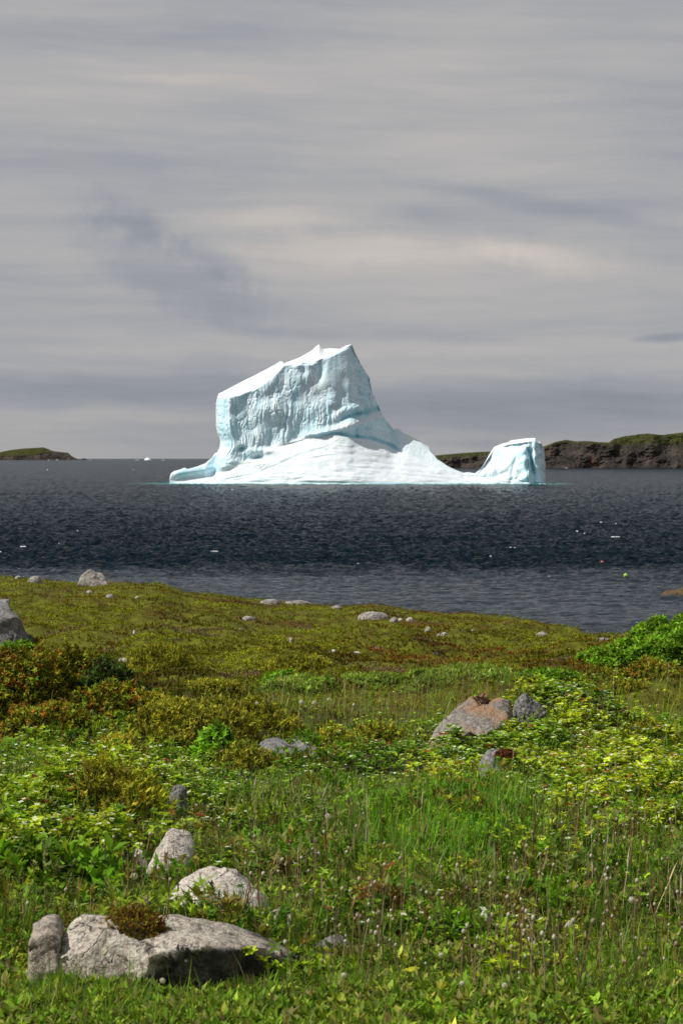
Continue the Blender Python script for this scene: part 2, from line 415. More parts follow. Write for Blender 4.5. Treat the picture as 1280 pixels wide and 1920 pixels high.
# ------------------------------------------------------------------ iceberg
def mat_ice():
    m, t = new_mat('glacier_ice')
    out = t.n('ShaderNodeOutputMaterial'); p = t.n('ShaderNodeBsdfPrincipled'); t.l(p.outputs[0], out.inputs[0])
    tc = t.n('ShaderNodeTexCoord'); v = tc.outputs['Object']
    sn = t.n('ShaderNodeAttribute', attribute_name='snow').outputs['Fac']
    tl = t.n('ShaderNodeAttribute', attribute_name='teal').outputs['Fac']
    nf = t.noise(v, .55, 7, .65); nv = t.noise(t.scale(v, 1, 1, .28), .34, 6, .6); ns = t.noise(v, 2.2, 5, .65)
    ice = t.ramp(nv, [(.30, (.42, .70, .82)), (.45, (.57, .80, .88)), (.57, (.69, .86, .92)), (.70, (.80, .90, .94))])
    ice = t.mixc(t.math('MULTIPLY', t.maprange(nf, .56, .64), .3), ice, (.42, .70, .80))
    snow = t.mixc(t.maprange(nf, .4, .6), (.66, .745, .79), (.78, .82, .84))
    fac = t.math('MULTIPLY_ADD', t.math('SUBTRACT', ns, .5), .5, sn, clamp=True)
    col = t.mixc(fac, ice, snow)
    col = t.mixc(t.math('MULTIPLY', tl, t.maprange(ns, .2, .6, .6, 1.0)), col, (.26, .57, .68))
    dr = t.n('ShaderNodeAttribute', attribute_name='dirt').outputs['Fac']
    col = t.mixc(dr, col, (.42, .36, .31))
    t.l(col, p.inputs['Base Color']); t.l(t.maprange(fac, 0, 1, .42, .8), p.inputs['Roughness'])
    p.inputs['Specular IOR Level'].default_value = .3
    p.inputs['Subsurface Weight'].default_value = .0
    h = t.math('MULTIPLY_ADD', ns, .35, nf)
    b = t.n('ShaderNodeBump'); t.l(h, b.inputs['Height']); b.inputs['Distance'].default_value = 1.1
    t.l(t.maprange(fac, 0, 1, .24, .18), b.inputs['Strength']); t.l(b.outputs[0], p.inputs['Normal'])
    return m
M['ice'] = mat_ice()
S_ = BERG_Y/F            # metres per photo pixel at the iceberg
WL = 908.0
def cur(pts):
    a = np.array(pts, float); return lambda x: np.interp(x, a[:, 0], a[:, 1])
top_c = cur([(318, 900), (320, 889), (326, 884), (340, 880), (346, 877), (352, 880), (370, 875), (385, 869), (398, 858), (404, 848), (404.6, 800), (405, 770), (406, 748), (409, 738), (430, 727), (450, 717), (475, 705), (500, 692),
             (515, 684), (526, 677), (530, 678), (533, 681), (560, 671), (585, 657), (593, 649), (598, 646), (602, 650), (606, 654), (620, 653), (638, 654), (648, 648), (658, 645.5),
             (661, 650), (664, 660), (672, 674), (676, 683), (684, 696), (692, 708), (694, 722), (698, 737), (706, 752), (710, 765), (718, 780), (730, 796), (738, 806), (742, 803), (748, 804), (756, 812), (766, 816),
             (780, 823), (792, 830), (804, 838), (812, 850), (820, 861), (840, 875), (855, 882), (868, 887), (878, 886), (890, 888), (900, 880), (908, 868), (918, 850), (926, 838), (940, 832), (953, 829), (956, 826),
             (984, 822), (1003, 821), (1008, 826), (1013, 829), (1019, 842), (1020.6, 870), (1021, 900), (1022, 906)])
# rim where the snow cap breaks into the wall, and line where wall meets the apron
rim_c = cur([(318, 901), (322, 890), (346, 882), (385, 874), (404, 852), (405.5, 800), (407, 748), (409, 746), (448, 743), (466, 735), (484, 725), (510, 706), (533, 686), (548, 684), (562, 682), (585, 682), (600, 676), (615, 669), (648, 653),
             (658, 646), (661, 651), (672, 675.5), (692, 709.5), (698, 738.5), (718, 781.5), (738, 808), (748, 808), (766, 820), (792, 834), (812, 853), (820, 863), (868, 889), (890, 890), (908, 870), (926, 842), (953, 834), (984, 830), (1003, 828), (1013, 833), (1021, 901), (1022, 906.5)])
brk_c = cur([(318, 903), (340, 898), (380, 896), (400, 890), (416, 872), (441, 870), (470, 868), (500, 845), (530, 835), (579, 822), (628, 816), (660, 822), (689, 824), (723, 834), (751, 849), (790, 862), (820, 872), (868, 893), (890, 893), (930, 896), (1022, 907)])
def build_iceberg():
    # stations along the length; crowd them where the outline turns steep
    xs = [np.linspace(318, 404, 150, endpoint=False), np.linspace(404, 407, 46, endpoint=False), np.linspace(407, 655, 430, endpoint=False), np.linspace(655, 745, 230, endpoint=False),
          np.linspace(745, 900, 190, endpoint=False), np.linspace(900, 1012, 200, endpoint=False), np.linspace(1012, 1022, 70)]
    x = np.concatenate(xs); n = len(x)
    # vertical parameter: apron, wall, cap, back
    na, nw, nc, nb = 90, 190, 40, 50
    zt = WL-top_c(x); zr = np.minimum(WL-rim_c(x), zt-.3); zb = np.minimum(WL-brk_c(x), zr-.2)   # heights in px above the water
    zb = np.maximum(zb, .3); zr = np.maximum(zr, zb+.2); zt = np.maximum(zt, zr+.2)
    # plan: depth (px units, + = away) of the wall foot and of the waterline in front of it
    ap = cur([(318, 2), (345, 10), (400, 26), (450, 48), (520, 60), (600, 80), (700, 100), (760, 92), (820, 66), (870, 34), (930, 14), (1000, 6), (1022, 2)])(x)
    wd = cur([(318, 0), (345, 4), (385, 12), (404, 30), (405, 26), (409, 8), (425, 0), (500, 4), (560, 4), (600, 2), (640, 0), (656, 2), (664, 12), (700, 38), (738, 62), (743, 50), (760, 42), (800, 36), (820, 30), (868, 16), (890, 18), (905, 18), (940, 8), (980, 0), (990, 2), (996, 16), (1002, 14), (1012, 26), (1020, 56), (1022, 60)])(x)
    thick = cur([(318, 6), (345, 16), (404, 60), (409, 90), (500, 150), (600, 150), (658, 110), (700, 90), (760, 60), (820, 40), (868, 26), (890, 28), (920, 48), (990, 70), (1012, 50), (1020, 14), (1022, 5)])(x)
    def soft(v, wpx):                    # smooth a plan curve along x
        g = np.linspace(318, 1022, 1409); q = np.interp(g, x, v); h = int(wpx*2*2); kx = np.exp(-(np.arange(-h, h+1)/(wpx*2))**2); kx /= kx.sum()
        return np.interp(x, g, np.convolve(np.pad(q, h, 'edge'), kx, 'valid'))
    yf = cur([(318, -2), (345, -6), (400, -18), (450, -40), (520, -58), (600, -76), (680, -80), (760, -62), (820, -36), (870, -14), (930, -9), (1000, -3), (1022, -1)])(x); yf = soft(yf, 22)
    wd = np.where((x > 425) & (x < 990), np.where(x > 725, soft(wd, 9), soft(wd, 6)), wd); thick = np.where((x > 420) & (x < 1000), soft(thick, 14), thick)
    P = np.zeros((n, na+nw+nc+nb, 3)); snow = np.zeros(P.shape[:2]); teal = snow.copy(); dirt = snow.copy(); nrmw = snow.copy()
    X2 = np.repeat(x[:, None], P.shape[1], 1)
    ap = wd-yf
    # under water skirt to wall foot
    t = np.linspace(0, 1, na)[None]
    front = (wd-ap)[:, None]
    z_ap = -6+(zb[:, None]+6)*t
    tt = np.clip(z_ap/np.maximum(zb[:, None], .5), -.2, 1)
    y_ap = front+(ap[:, None])*np.sign(tt)*np.abs(tt)**1.15
    P[:, :na, 1] = y_ap; P[:, :na, 2] = z_ap
    t = np.linspace(0, 1, nw+1)[1:][None]
    z_w = zb[:, None]+(zr-zb)[:, None]*t
    P[:, na:na+nw, 2] = z_w
    lean = np.interp(x, [318, 404, 430, 600, 660, 740, 820, 900, 940, 985, 1022], [.2, .5, .12, .20, .30, .7, .9, 1.0, .9, .35, .1])[:, None]
    P[:, na:na+nw, 1] = wd[:, None]+(z_w-zb[:, None])*lean
    yr = P[:, na+nw-1, 1]
    t = np.linspace(0, 1, nc+1)[1:][None]
    capd = np.maximum(thick*.55, (zt-zr)*1.15)
    P[:, na+nw:na+nw+nc, 2] = zr[:, None]+(zt-zr)[:, None]*np.sin(t*math.pi/2)**.9
    P[:, na+nw:na+nw+nc, 1] = yr[:, None]+capd[:, None]*t
    yt = yr+capd
    t = np.linspace(0, 1, nb+1)[1:][None]
    P[:, na+nw+nc:, 2] = zt[:, None]*(1-t)-6*t
    P[:, na+nw+nc:, 1] = yt[:, None]+thick[:, None]*.7*t**.8
    Zp = P[:, :, 2]; PYp = WL-Zp     # photo row of each vertex
    part = np.zeros(P.shape[1]); part[na:na+nw] = 1; part[na+nw:na+nw+nc] = 2; part[na+nw+nc:] = 3
    W = (part == 1)[None]*np.ones((n, 1)); A = (part == 0)[None]*np.ones((n, 1)); C = (part == 2)[None]*np.ones((n, 1))
    # blend weights near part borders
    wallw = W*np.clip((Zp-zb[:, None])/6, 0, 1)*np.clip((zr[:, None]-Zp)/3, 0, 1)
    # --- carve: offsets in depth (+ = cut in)
    D = np.zeros_like(Zp)
    main = sstep(400, 414, X2)*sstep(742, 700, X2)
    fl = fbm(X2/10+.25*fbm(X2/30, PYp/30, seed=2)*3, (PYp+X2*.35)/110, oct=3, seed=31, ridged=True, gain=.55)
    hm = .35+.65*sstep(-.25, .3, fbm(X2/60, PYp/45, oct=2, seed=33)); D += wallw*main*(-2.6*fl*hm)
    D += wallw*main*9*fbm(X2/42, PYp/50, oct=2, seed=36)
    cr2 = np.abs(fbm(X2/30+PYp/60, PYp/38-X2/70, oct=3, seed=39)); D += wallw*main*1.1*np.exp(-(cr2/.05)**2)
    D += wallw*(-.45)*fbm(X2/5.5, PYp/10, oct=3, seed=37, ridged=True, gain=.6)
    # smooth snow slab upper right of the wall: pushed forward panel with a diagonal lower edge
    slab = sstep(596, 612, X2+(PYp-700)*.35)*sstep(662, 654, X2)*sstep(742, 712, PYp)*wallw
    D = D*(1-.75*slab)+slab*(-3)
    # blocky nose left
    # facets right of the peak's edge, with ledges
    rt = sstep(655, 672, X2)*sstep(745, 735, X2)*wallw
    D += rt*5*fbm(X2/22, PYp/16, oct=3, seed=41, ridged=True)
    # ledges crossing to the right: notch then lip
    ledge = lambda y0, w, xa, xb: np.exp(-((PYp-y0)/w)**2)*sstep(xa-25, xa, X2)*sstep(xb+12, xb, X2)
    ly = 803-(X2-620)*.28
    n1 = ledge(ly-12, 5.5, 650, 722); D += 9*n1*np.clip(W+.2, 0, 1)
    n2 = ledge(ly+6, 7.5, 600, 738); D -= 9*n2*W
    brk2 = brk_c(X2)
    n3 = np.exp(-((PYp-(brk2-3))/3.6)**2)*sstep(560, 610, X2)*sstep(765, 735, X2)*W; D += 6*n3
    n4 = ledge(ly-27, 7, 640, 705); D -= 4*n4*W
    # hollow and tongue at the lower left
    def pit(cx, cy, rx, ry, a): 
        return a*np.exp(-(((X2-cx)/rx)**2+((PYp-cy)/ry)**2))
    D += pit(450, 842, 9, 5, 12)*np.clip(W+A, 0, 1)
    D += pit(487, 858, 14, 5, 8); D -= pit(492, 845, 22, 6, 8); D -= pit(475, 868, 22, 6, 6)
    D += pit(645, 715, 14, 14, 4)*W; D += pit(600, 700, 8, 40, 5)*W; D += pit(570, 690, 6, 26, 4)*W; D += pit(632, 770, 10, 10, 6)*W
    # long rolled tongue of the left foot
    tong = sstep(320, 335, X2)*sstep(470, 420, X2)
    ty = np.interp(X2, [320, 345, 400, 470], [890, 886, 878, 858])
    D -= tong*6*np.exp(-((PYp-ty)/6.5)**2); D += tong*5*np.exp(-((PYp-ty-13)/5)**2)
    # apron: gentle steps that follow the waterline, fine terraces
    ar = A*np.clip(Zp/5, 0, 1)
    D += ar*(1.5*fbm(X2/70, (PYp-(X2-600)**2*.0006-6*fbm(X2/80, PYp/50, oct=2, seed=59))/5.5, oct=3, seed=51)*(.35+sstep(-.2, .3, fbm(X2/90, PYp/25, oct=2, seed=57)))+3.6*fbm(X2/46, PYp/24, oct=3, seed=52))
    cy = np.interp(X2, [418, 470, 515, 560, 610, 640], [900, 890, 873, 852, 838, 822]); cr = np.exp(-((PYp-cy)/1.3)**2)*sstep(415, 430, X2)*sstep(642, 636, X2)*np.clip(A+W, 0, 1)
    D += cr*1.1
    rub = sstep(420, 440, X2)*sstep(540, 510, X2)*np.exp(-((PYp-(cy-6))/9)**2)*(A+W)
    D -= rub*1.6*fbm(X2/4.5, PYp/4, oct=3, seed=55, ridged=True)
    for yy, a_, xa, xb in ((878, 2.2, 700, 830), (866, 1.8, 690, 800), (889, 2.0, 740, 860), (850, 1.4, 640, 740)):
        D += A*a_*np.exp(-((PYp-yy-(X2-xa)*.10)/3)**2)*sstep(xa-20, xa+10, X2)*sstep(xb+30, xb-10, X2)
    # water-worn hollow where the apron meets the sea
    uc = A*np.exp(-((PYp-905)/3.0)**2); D += uc*(2+3*vnoise(X2/40, 0*X2, seed=58))
    # right tower: ramp fluting, deep cleft, nose
    tw = sstep(895, 915, X2)
    D += tw*W*(-1.0*fbm(X2/11, (PYp+X2*.6)/20, oct=3, seed=61, ridged=True)+9*fbm(X2/30, (PYp+X2*.5)/26, oct=2, seed=62))+tw*W*10*sstep(18, 0, PYp-top_c(X2))
    clx = 992+(PYp-850)*.22; D += tw*14*np.exp(-((X2-clx)/3.6)**2)*sstep(832, 850, PYp)*sstep(903, 880, PYp)
    D -= tw*9*np.exp(-((X2-(clx-14))/8)**2)*sstep(836, 850, PYp); D -= tw*6*np.exp(-((X2-(clx+10))/5)**2)
    D += tw*8*np.exp(-((X2-(968+(PYp-850)*-.2))/4)**2)*sstep(842, 862, PYp)*.5
    D += C*1.6*fbm(X2/26, P[:, :, 1]/26, oct=3, seed=66)
    # sideways shift: undercut below the blocky left nose
    dx = np.zeros_like(Zp)
    und = np.interp(PYp, [735, 760, 800, 812, 826, 838, 848, 860], [2, 0, 1.5, 4, 11, 11, 5, 0])
    dx += und*sstep(402, 405, X2)*sstep(470, 415, X2)
    dx += sstep(403.5, 404.5, X2)*sstep(430, 408, X2)*1.6*fbm(PYp/7, P[:, :, 1]/9, oct=3, seed=71)
    dx += sstep(655, 662, X2)*sstep(760, 735, X2)*1.2*fbm(PYp/5, P[:, :, 1]/8, oct=3, seed=72)
    dx += sstep(1000, 1018, X2)*1.8*fbm(PYp/9, P[:, :, 1]/9, oct=3, seed=73)
    Zo = Zp+C*1.0*fbm(X2/7, P[:, :, 1]/7, oct=3, seed=74)*np.clip((zt[:, None]-Zp)/1, 0, 1)*.6
    snow[:] = A*np.clip((Zp-1)/3, 0, 1)+C
    snow += W*.7*np.clip((fl-.12)*1.2, 0, .6)*main
    snow += W*sstep(735, 760, X2)*.75+slab*.15
    snow += np.clip(W*np.exp(-((PYp-ly-4)/7)**2)*sstep(610, 640, X2)*sstep(728, 716, X2), 0, 1)*.8
    snow += W*sstep(870, 830, PYp)*0
    low = W*sstep(12, 0, Zp-zb[:, None])*sstep(640, 560, X2); snow += low*.8
    snow = np.clip(snow, 0, 1)-tong*W*.5-tong*A*.55*np.exp(-((PYp-ty)/9)**2)
    snow = np.clip(snow, 0, 1)-tw*W*.45*sstep(940, 975, X2)-tw*W*.2
    teal[:] = .75*n1+.8*n3*W+.5*cr+.25*W*np.clip(-fl-.1, 0, .6)*main
    teal += .6*np.exp(-(((X2-450)/8)**2+((PYp-842)/5)**2))+.6*np.exp(-(((X2-490)/13)**2+((PYp-858)/4)**2))
    teal += tw*.7*np.exp(-((X2-clx)/3.5)**2)*(PYp > 838)+tw*A*.0
    teal += .55*np.exp(-((PYp-906)/1.8)**2)*sstep(640, 700, X2)*sstep(800, 740, X2)+.35*np.exp(-((PYp-906.5)/1.2)**2)
    teal += tong*.35*np.exp(-((PYp-ty+2)/6)**2)
    dirt[:] = .5*np.exp(-(((X2-627)/5)**2+((PYp-762)/3)**2))+.25*np.exp(-(((X2-611)/2)**2+((PYp-843)/5)**2))+.18*cr
    PX = X2+dx; PYd = P[:, :, 1]+D
    V = np.stack([(PX-640)*S_, BERG_Y+PYd*S_+0.5, Zo*S_], -1)
    # height correction: things behind the reference plane must be seen at the same row
    base_row = (HY-WL)
    Yd = V[:, :, 1]
    zz = CAMZ-(WL-Zo-HY)/F*Yd
    V[:, :, 2] = np.where(Zo > 0, Zo*S_+(zz-Zo*S_)*sstep(2, 60, Zo), Zo*S_)
    V[:, :, 0] = (PX-640)/F*Yd
    nv_ = V.shape[1]; V = V.reshape(-1, 3)
    org = np.array([0, BERG_Y, 0]); V = V-org
    fc = grid_faces(n, nv_)
    o = mesh_np('iceberg', V, fc, M['ice'], smooth=True, attrs={'snow': snow.ravel(), 'teal': np.clip(teal, 0, 1).ravel(), 'dirt': np.clip(dirt, 0, 1).ravel()})
    o.location = org
    bm = bmesh.new(); bm.from_mesh(o.data)
    ed = [e for e in bm.edges if e.is_boundary]
    bmesh.ops.holes_fill(bm, edges=ed, sides=0); bmesh.ops.recalc_face_normals(bm, faces=bm.faces)
    bm.to_mesh(o.data); bm.free()
    tag(o, 'huge white and pale blue iceberg with a tall peaked block and lower knob', 'iceberg')
build_iceberg()

# ------------------------------------------------------------------ far land
def mat_cliff():
    m, t = new_mat('cliff_rock_and_turf')
    out = t.n('ShaderNodeOutputMaterial'); p = t.n('ShaderNodeBsdfPrincipled'); t.l(p.outputs[0], out.inputs[0])
    g = t.n('ShaderNodeNewGeometry'); v = g.outputs['Position']
    tf = t.n('ShaderNodeAttribute', attribute_name='turf').outputs['Fac']
    n1 = t.noise(v, .055, 7, .65); n2 = t.noise(v, .4, 6, .65)
    rock = t.ramp(n1, [(.36, (.020, .019, .018)), (.48, (.043, .038, .035)), (.58, (.075, .062, .052)), (.70, (.125, .085, .058))])
    rock = t.mixc(t.maprange(n2, .45, .65, 0, .5), rock, (.045, .040, .038))
    turf = t.mixc(t.maprange(n2, .4, .62), (.022, .028, .008), (.075, .078, .022))
    fac = t.maprange(t.math('MULTIPLY_ADD', t.math('SUBTRACT', n2, .5), 1.4, tf), .35, .6)
    t.l(t.mixc(fac, rock, turf), p.inputs['Base Color']); p.inputs['Roughness'].default_value = .95; p.inputs['Specular IOR Level'].default_value = .1
    t.l(t.bump(t.math('MULTIPLY_ADD', n2, .6, n1), 1.0, 3.5), p.inputs['Normal'])
    return m
M['cliff'] = mat_cliff()
def build_headland(name, D0, topc, wl, px0, px1, turfc, depth, seed, label, amp, nx=560, lean=1.2):
    """cliff strip: waterline, broken face, turf top, running back as land"""
    k = D0/F
    x = np.linspace(px0, px1, nx); ht = np.maximum((wl-np.interp(x, topc[0], topc[1])), -1.5)   # px
    nf, nt_ = 80, 60
    P = np.zeros((nx, nf+nt_, 3)); turf = np.zeros((nx, nf+nt_)); X2 = np.repeat(x[:, None], nf+nt_, 1)
    tl = np.interp(x, turfc[0], turfc[1])            # share of the height that is rock face
    t = np.linspace(0, 1, nf)[None]
    zf = -1+(ht*tl+1)[:, None]*t
    P[:, :nf, 2] = zf; P[:, :nf, 1] = lean*zf
    t = np.linspace(0, 1, nt_+1)[1:][None]
    P[:, nf:, 2] = (ht*tl)[:, None]+(ht*(1-tl))[:, None]*np.sin(np.minimum(t*1.6, 1)*math.pi/2)-(np.maximum(t-.7, 0)*8)
    P[:, nf:, 1] = (lean*ht*tl)[:, None]+depth*t
    Z = P[:, :, 2]
    cove = 34*fbm(X2/60, Z/60, oct=3, seed=seed)+5*fbm(X2/18, Z/14, oct=4, seed=seed+3, ridged=True)
    P[:, :, 1] += cove*amp
    w = np.clip(Z/6, 0, 1)*np.where(np.arange(nf+nt_)[None] < nf, 1, .5)
    P[:, :, 1] += w*3*amp*fbm(X2/7, Z/6, oct=4, seed=seed+5, ridged=True, gain=.6)
    P[:, :, 2] += w*1.5*amp*fbm(X2/9, P[:, :, 1]/8, oct=4, seed=seed+7, ridged=True, gain=.6)
    turf[:, nf:] = 1.0; turf[:, int(nf*.75):nf] = .35
    Y = D0+P[:, :, 1]*k
    Zw = P[:, :, 2]*k
    V = np.stack([(X2-640)/F*Y, Y, Zw*(Y/D0)+0.0], -1)
    # raise with distance so the crest keeps its row
    V[:, :, 2] += np.clip(P[:, :, 2], 0, 3)/3*(Y-D0)*(CAMZ/D0)
    o = mesh_np(name, V.reshape(-1, 3), grid_faces(nx, nf+nt_), M['cliff'], smooth=False, attrs={'turf': turf.ravel()})
    tag(o, label, 'headland', kind='structure')
wlr = HY+CAMZ/1650*F
build_headland('headland', 1650, ([700, 800, 826, 870, 925, 950, 1020, 1040, 1060, 1080, 1100, 1120, 1140, 1150, 1165, 1200, 1215, 1240, 1280, 1400, 1900],
    [862, 856, 854, 850, 847, 846, 838, 830, 826, 829, 828, 830, 831, 824, 820, 815, 814, 817, 812, 806, 812]), wlr, 700, 1900,
    ([700, 900, 1030, 1140, 1160, 1300, 1900], [.72, .78, .93, .92, .72, .74, .7]), 60, 81, 'dark rocky headland with cliffs and a green turf top', 1.0, 760)
wll = HY+CAMZ/9000*F
build_headland('headland', 9000, ([-500, -200, 0, 20, 45, 82, 90, 100, 118, 128, 136, 146, 150, 158, 162, 166],
    [850, 846, 848, 844, 841, 839, 842, 846, 848, 849, 856, 861, 863, 859, 861, 864]), wll, -500, 166,
    ([-500, 0, 60, 85, 100, 170], [.55, .45, .4, .6, .95, 1]), 40, 90, 'low dark rocky point with olive turf on the left horizon', .35, 420, .8)

# ------------------------------------------------------------------ rocks
def hull(pts):
    bm = bmesh.new()
    for p in pts: bm.verts.new(p)
    r = bmesh.ops.convex_hull(bm, input=bm.verts)
    bmesh.ops.delete(bm, geom=[v for v in bm.verts if not v.link_faces], context='VERTS')
    me = bpy.data.meshes.new('tmp'); bm.to_mesh(me); bm.free(); return me
def voxel_shape(meshes, voxel, smooth=1):
    """union of closed hulls as one even mesh, as numpy arrays"""
    bm = bmesh.new()
    for me in meshes: bm.from_mesh(me); bpy.data.meshes.remove(me)
    me = bpy.data.meshes.new('tmp'); bm.to_mesh(me); bm.free()
    o = bpy.data.objects.new('tmp', me); sc.collection.objects.link(o)
    md = o.modifiers.new('r', 'REMESH'); md.mode = 'VOXEL'; md.voxel_size = voxel
    if smooth:
        s = o.modifiers.new('s', 'SMOOTH'); s.iterations = smooth; s.factor = .5
    dg = bpy.context.evaluated_depsgraph_get(); ev = o.evaluated_get(dg); m2 = bpy.data.meshes.new_from_object(ev)
    bpy.data.objects.remove(o); bpy.data.meshes.remove(me)
    return m2
def displace(me, amp, freq, seed, ridged=.5, strata=0., facets=26, cracks=5, fr=(.86, .98), cells=16):
    n = len(me.vertices); co = np.empty(n*3, np.float32); me.vertices.foreach_get('co', co); co = co.reshape(-1, 3).astype(float)
    rg = np.random.default_rng(seed+7); c0 = (co.max(0)+co.min(0))/2; q = co-c0
    for i in range(facets):                      # chisel flat faces
        v = rg.normal(size=3); v[2] = abs(v[2])*.8; v[1] -= .35; v /= np.linalg.norm(v); dd = q@v
        over = np.maximum(0, dd-dd.max()*rg.uniform(*fr)); q = q-over[:, None]*v*.92
    co = q+c0; me.vertices.foreach_set('co', co.astype(np.float32).ravel()); me.update()
    nr = np.empty(n*3, np.float32); me.vertices.foreach_get('normal', nr); nr = nr.reshape(-1, 3)
    x, y, z = (co*freq).T
    d = fbm(x, y, z, oct=5, seed=seed, gain=.55)*(1-ridged)+fbm(x*.8+5, y*.8, z*.8, oct=4, seed=seed+9, ridged=True)*ridged
    # chipped steps
    st = fbm(x*.6, y*.6, z*1.4, oct=2, seed=seed+4); d = d+.6*(np.round(st*4)/4-st)
    if strata: d = d+strata*vnoise(x*.5+z*.8, y*.5, z*5+x*1.2, seed=seed+2)
    d = d*.75
    ext = (co.max(0)-co.min(0)).max()
    for i in range(cracks):
        v = rg.normal(size=3); v[2] *= .7; v /= np.linalg.norm(v); e = (co-c0)@v-rg.uniform(-.35, .35)*ext+.025*ext*fbm(x*.9, y*.9, z*.9, oct=3, seed=seed+20+i)
        m = sstep(-.1, .25, fbm(x*.35+i*7, y*.35, z*.35, oct=1, seed=seed+30+i))
        d = d-1.5*m*np.exp(-(e/(ext*.009))**2)+.55*m*sstep(0, ext*.01, e)*np.exp(-np.maximum(e, 0)/(ext*.18))
    co = co+nr*(d*amp)[:, None]
    # break the surface into flat fractured faces: pull each patch onto its own plane
    me.vertices.foreach_set('co', co.astype(np.float32).ravel()); me.update(); me.vertices.foreach_get('normal', (nb := np.empty(n*3, np.float32))); nb = nb.reshape(-1, 3)
    for K, bl in ((cells, .75), (cells*5, .45)):
        sd = rg.choice(n, min(K, n), replace=False); wob = np.stack([fbm(co[:, 0]*freq*2, co[:, 1]*freq*2, co[:, 2]*freq*2, oct=2, seed=seed+60+j) for j in range(3)], -1)*ext*.02
        best = np.full(n, 1e9); lab = np.zeros(n, int)
        for j, v_ in enumerate(sd):
            dd = ((co+wob-co[v_])**2).sum(1)+.25*ext*ext*K**-1*((nb-nb[v_])**2).sum(1)*2
            m = dd < best; best[m] = dd[m]; lab[m] = j
        cnt = np.maximum(np.bincount(lab, minlength=len(sd)), 1)[:, None]
        cen = np.stack([np.bincount(lab, co[:, j], len(sd)) for j in range(3)], -1)/cnt
        nm = np.stack([np.bincount(lab, nb[:, j], len(sd)) for j in range(3)], -1); nm /= np.linalg.norm(nm, axis=1, keepdims=True)+1e-9
        off = ((co-cen[lab])*nm[lab]).sum(1); off = np.clip(off, -ext*.08, ext*.08); co = co-off[:, None]*nm[lab]*bl
    fine = fbm(co[:, 0]*freq*7, co[:, 1]*freq*7, co[:, 2]*freq*7, oct=3, seed=seed+80, gain=.6); co = co+nb*(fine*amp*.12)[:, None]
    me.vertices.foreach_set('co', co.astype(np.float32).ravel()); me.update()
def rock(px, py, wpx, hpx, mat, label, seed=0, dy=.8, npts=13, lean=0., sharp=1.0, voxels=34, name='rock', cat='rock', group=None, sink=.25, amp=.05, strata=0., loc=None, flat=0.):
    """rock whose base is at photo pixel (px,py), wpx wide and hpx tall"""
    p = gp(px, py) if loc is None else np.array(loc); k = p[1]/F
    w, h = wpx*k/2, hpx*k; d = w*dy
    rg = np.random.default_rng(seed+100); pts = []
    for i in range(npts):
        a = 2*math.pi*(i+rg.uniform(-.3, .3))/npts; e = rg.uniform(.05, .75)
        r = math.sqrt(max(0, 1-e**2))*rg.uniform(.88, 1.05)
        pts.append((r*w*math.cos(a)+lean*h*e, r*d*math.sin(a), e*h))
        pts.append((w*math.cos(a)*1.02, d*math.sin(a)*1.02, -sink*h-.02))
    for i in range(4):
        a = rg.uniform(0, 6.28); pts.append((rg.uniform(.05, .35+flat)*w*math.cos(a)+lean*h, rg.uniform(.1, .35+flat)*d*math.sin(a), h*rg.uniform(.9, 1.0)))
    me = voxel_shape([hull(pts)], max(2*w, h)/voxels, 1)
    displace(me, min(w, h)*amp*2.2, 1.6/max(w, h*.6), seed, strata=strata)
    me.name = name; me.materials.clear(); me.materials.append(M[mat])
    for q in me.polygons: q.use_smooth = True
    o = link(bpy.data.objects.new(name, me)); o.location = p; o.location.y += d*.6
    return tag(o, label, cat, group)
def rock_px(name, parts, mat, label, voxel, amp, freq, seed, cat='rock', strata=0., smooth=1, group=None, dark_patch=None, cells=26, facets=0):
    """rock from hulls given as photo-pixel corners with their own distances"""
    ms = []; allp = np.array([unp(*q) for pr in parts for q in pr]); org = allp.mean(0); org[2] = allp[:, 2].min()
    for pr in parts: ms.append(hull([tuple(unp(*q)-org) for q in pr]))
    me = voxel_shape(ms, voxel, smooth); displace(me, amp, freq, seed, strata=strata, facets=facets, fr=(.94, .995), cracks=6, cells=cells)
    me.materials.clear(); me.materials.append(M[mat]); me.name = name
    for q in me.polygons: q.use_smooth = True
    if dark_patch:                                   # near-black patch over the front face, its edges broken by noise
        co = np.array([v.co[:] for v in me.vertices])+org; x0, x1, yt, Yl = dark_patch; sx, sy = scr(co[:, 0], co[:, 1], co[:, 2]); wv = fbm(co[:, 0]*9, co[:, 1]*9, co[:, 2]*9, oct=4, seed=5)
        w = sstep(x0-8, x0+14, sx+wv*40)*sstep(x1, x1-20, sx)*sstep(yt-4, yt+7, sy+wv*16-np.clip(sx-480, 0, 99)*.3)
        at = me.attributes.new('dark_patch', 'FLOAT', 'POINT'); at.data.foreach_set('value', w.astype(np.float32))
    o = link(bpy.data.objects.new(name, me)); o.location = org
    return tag(o, label, cat, group)
def boxpts(front, back):
    return list(front)+list(back)
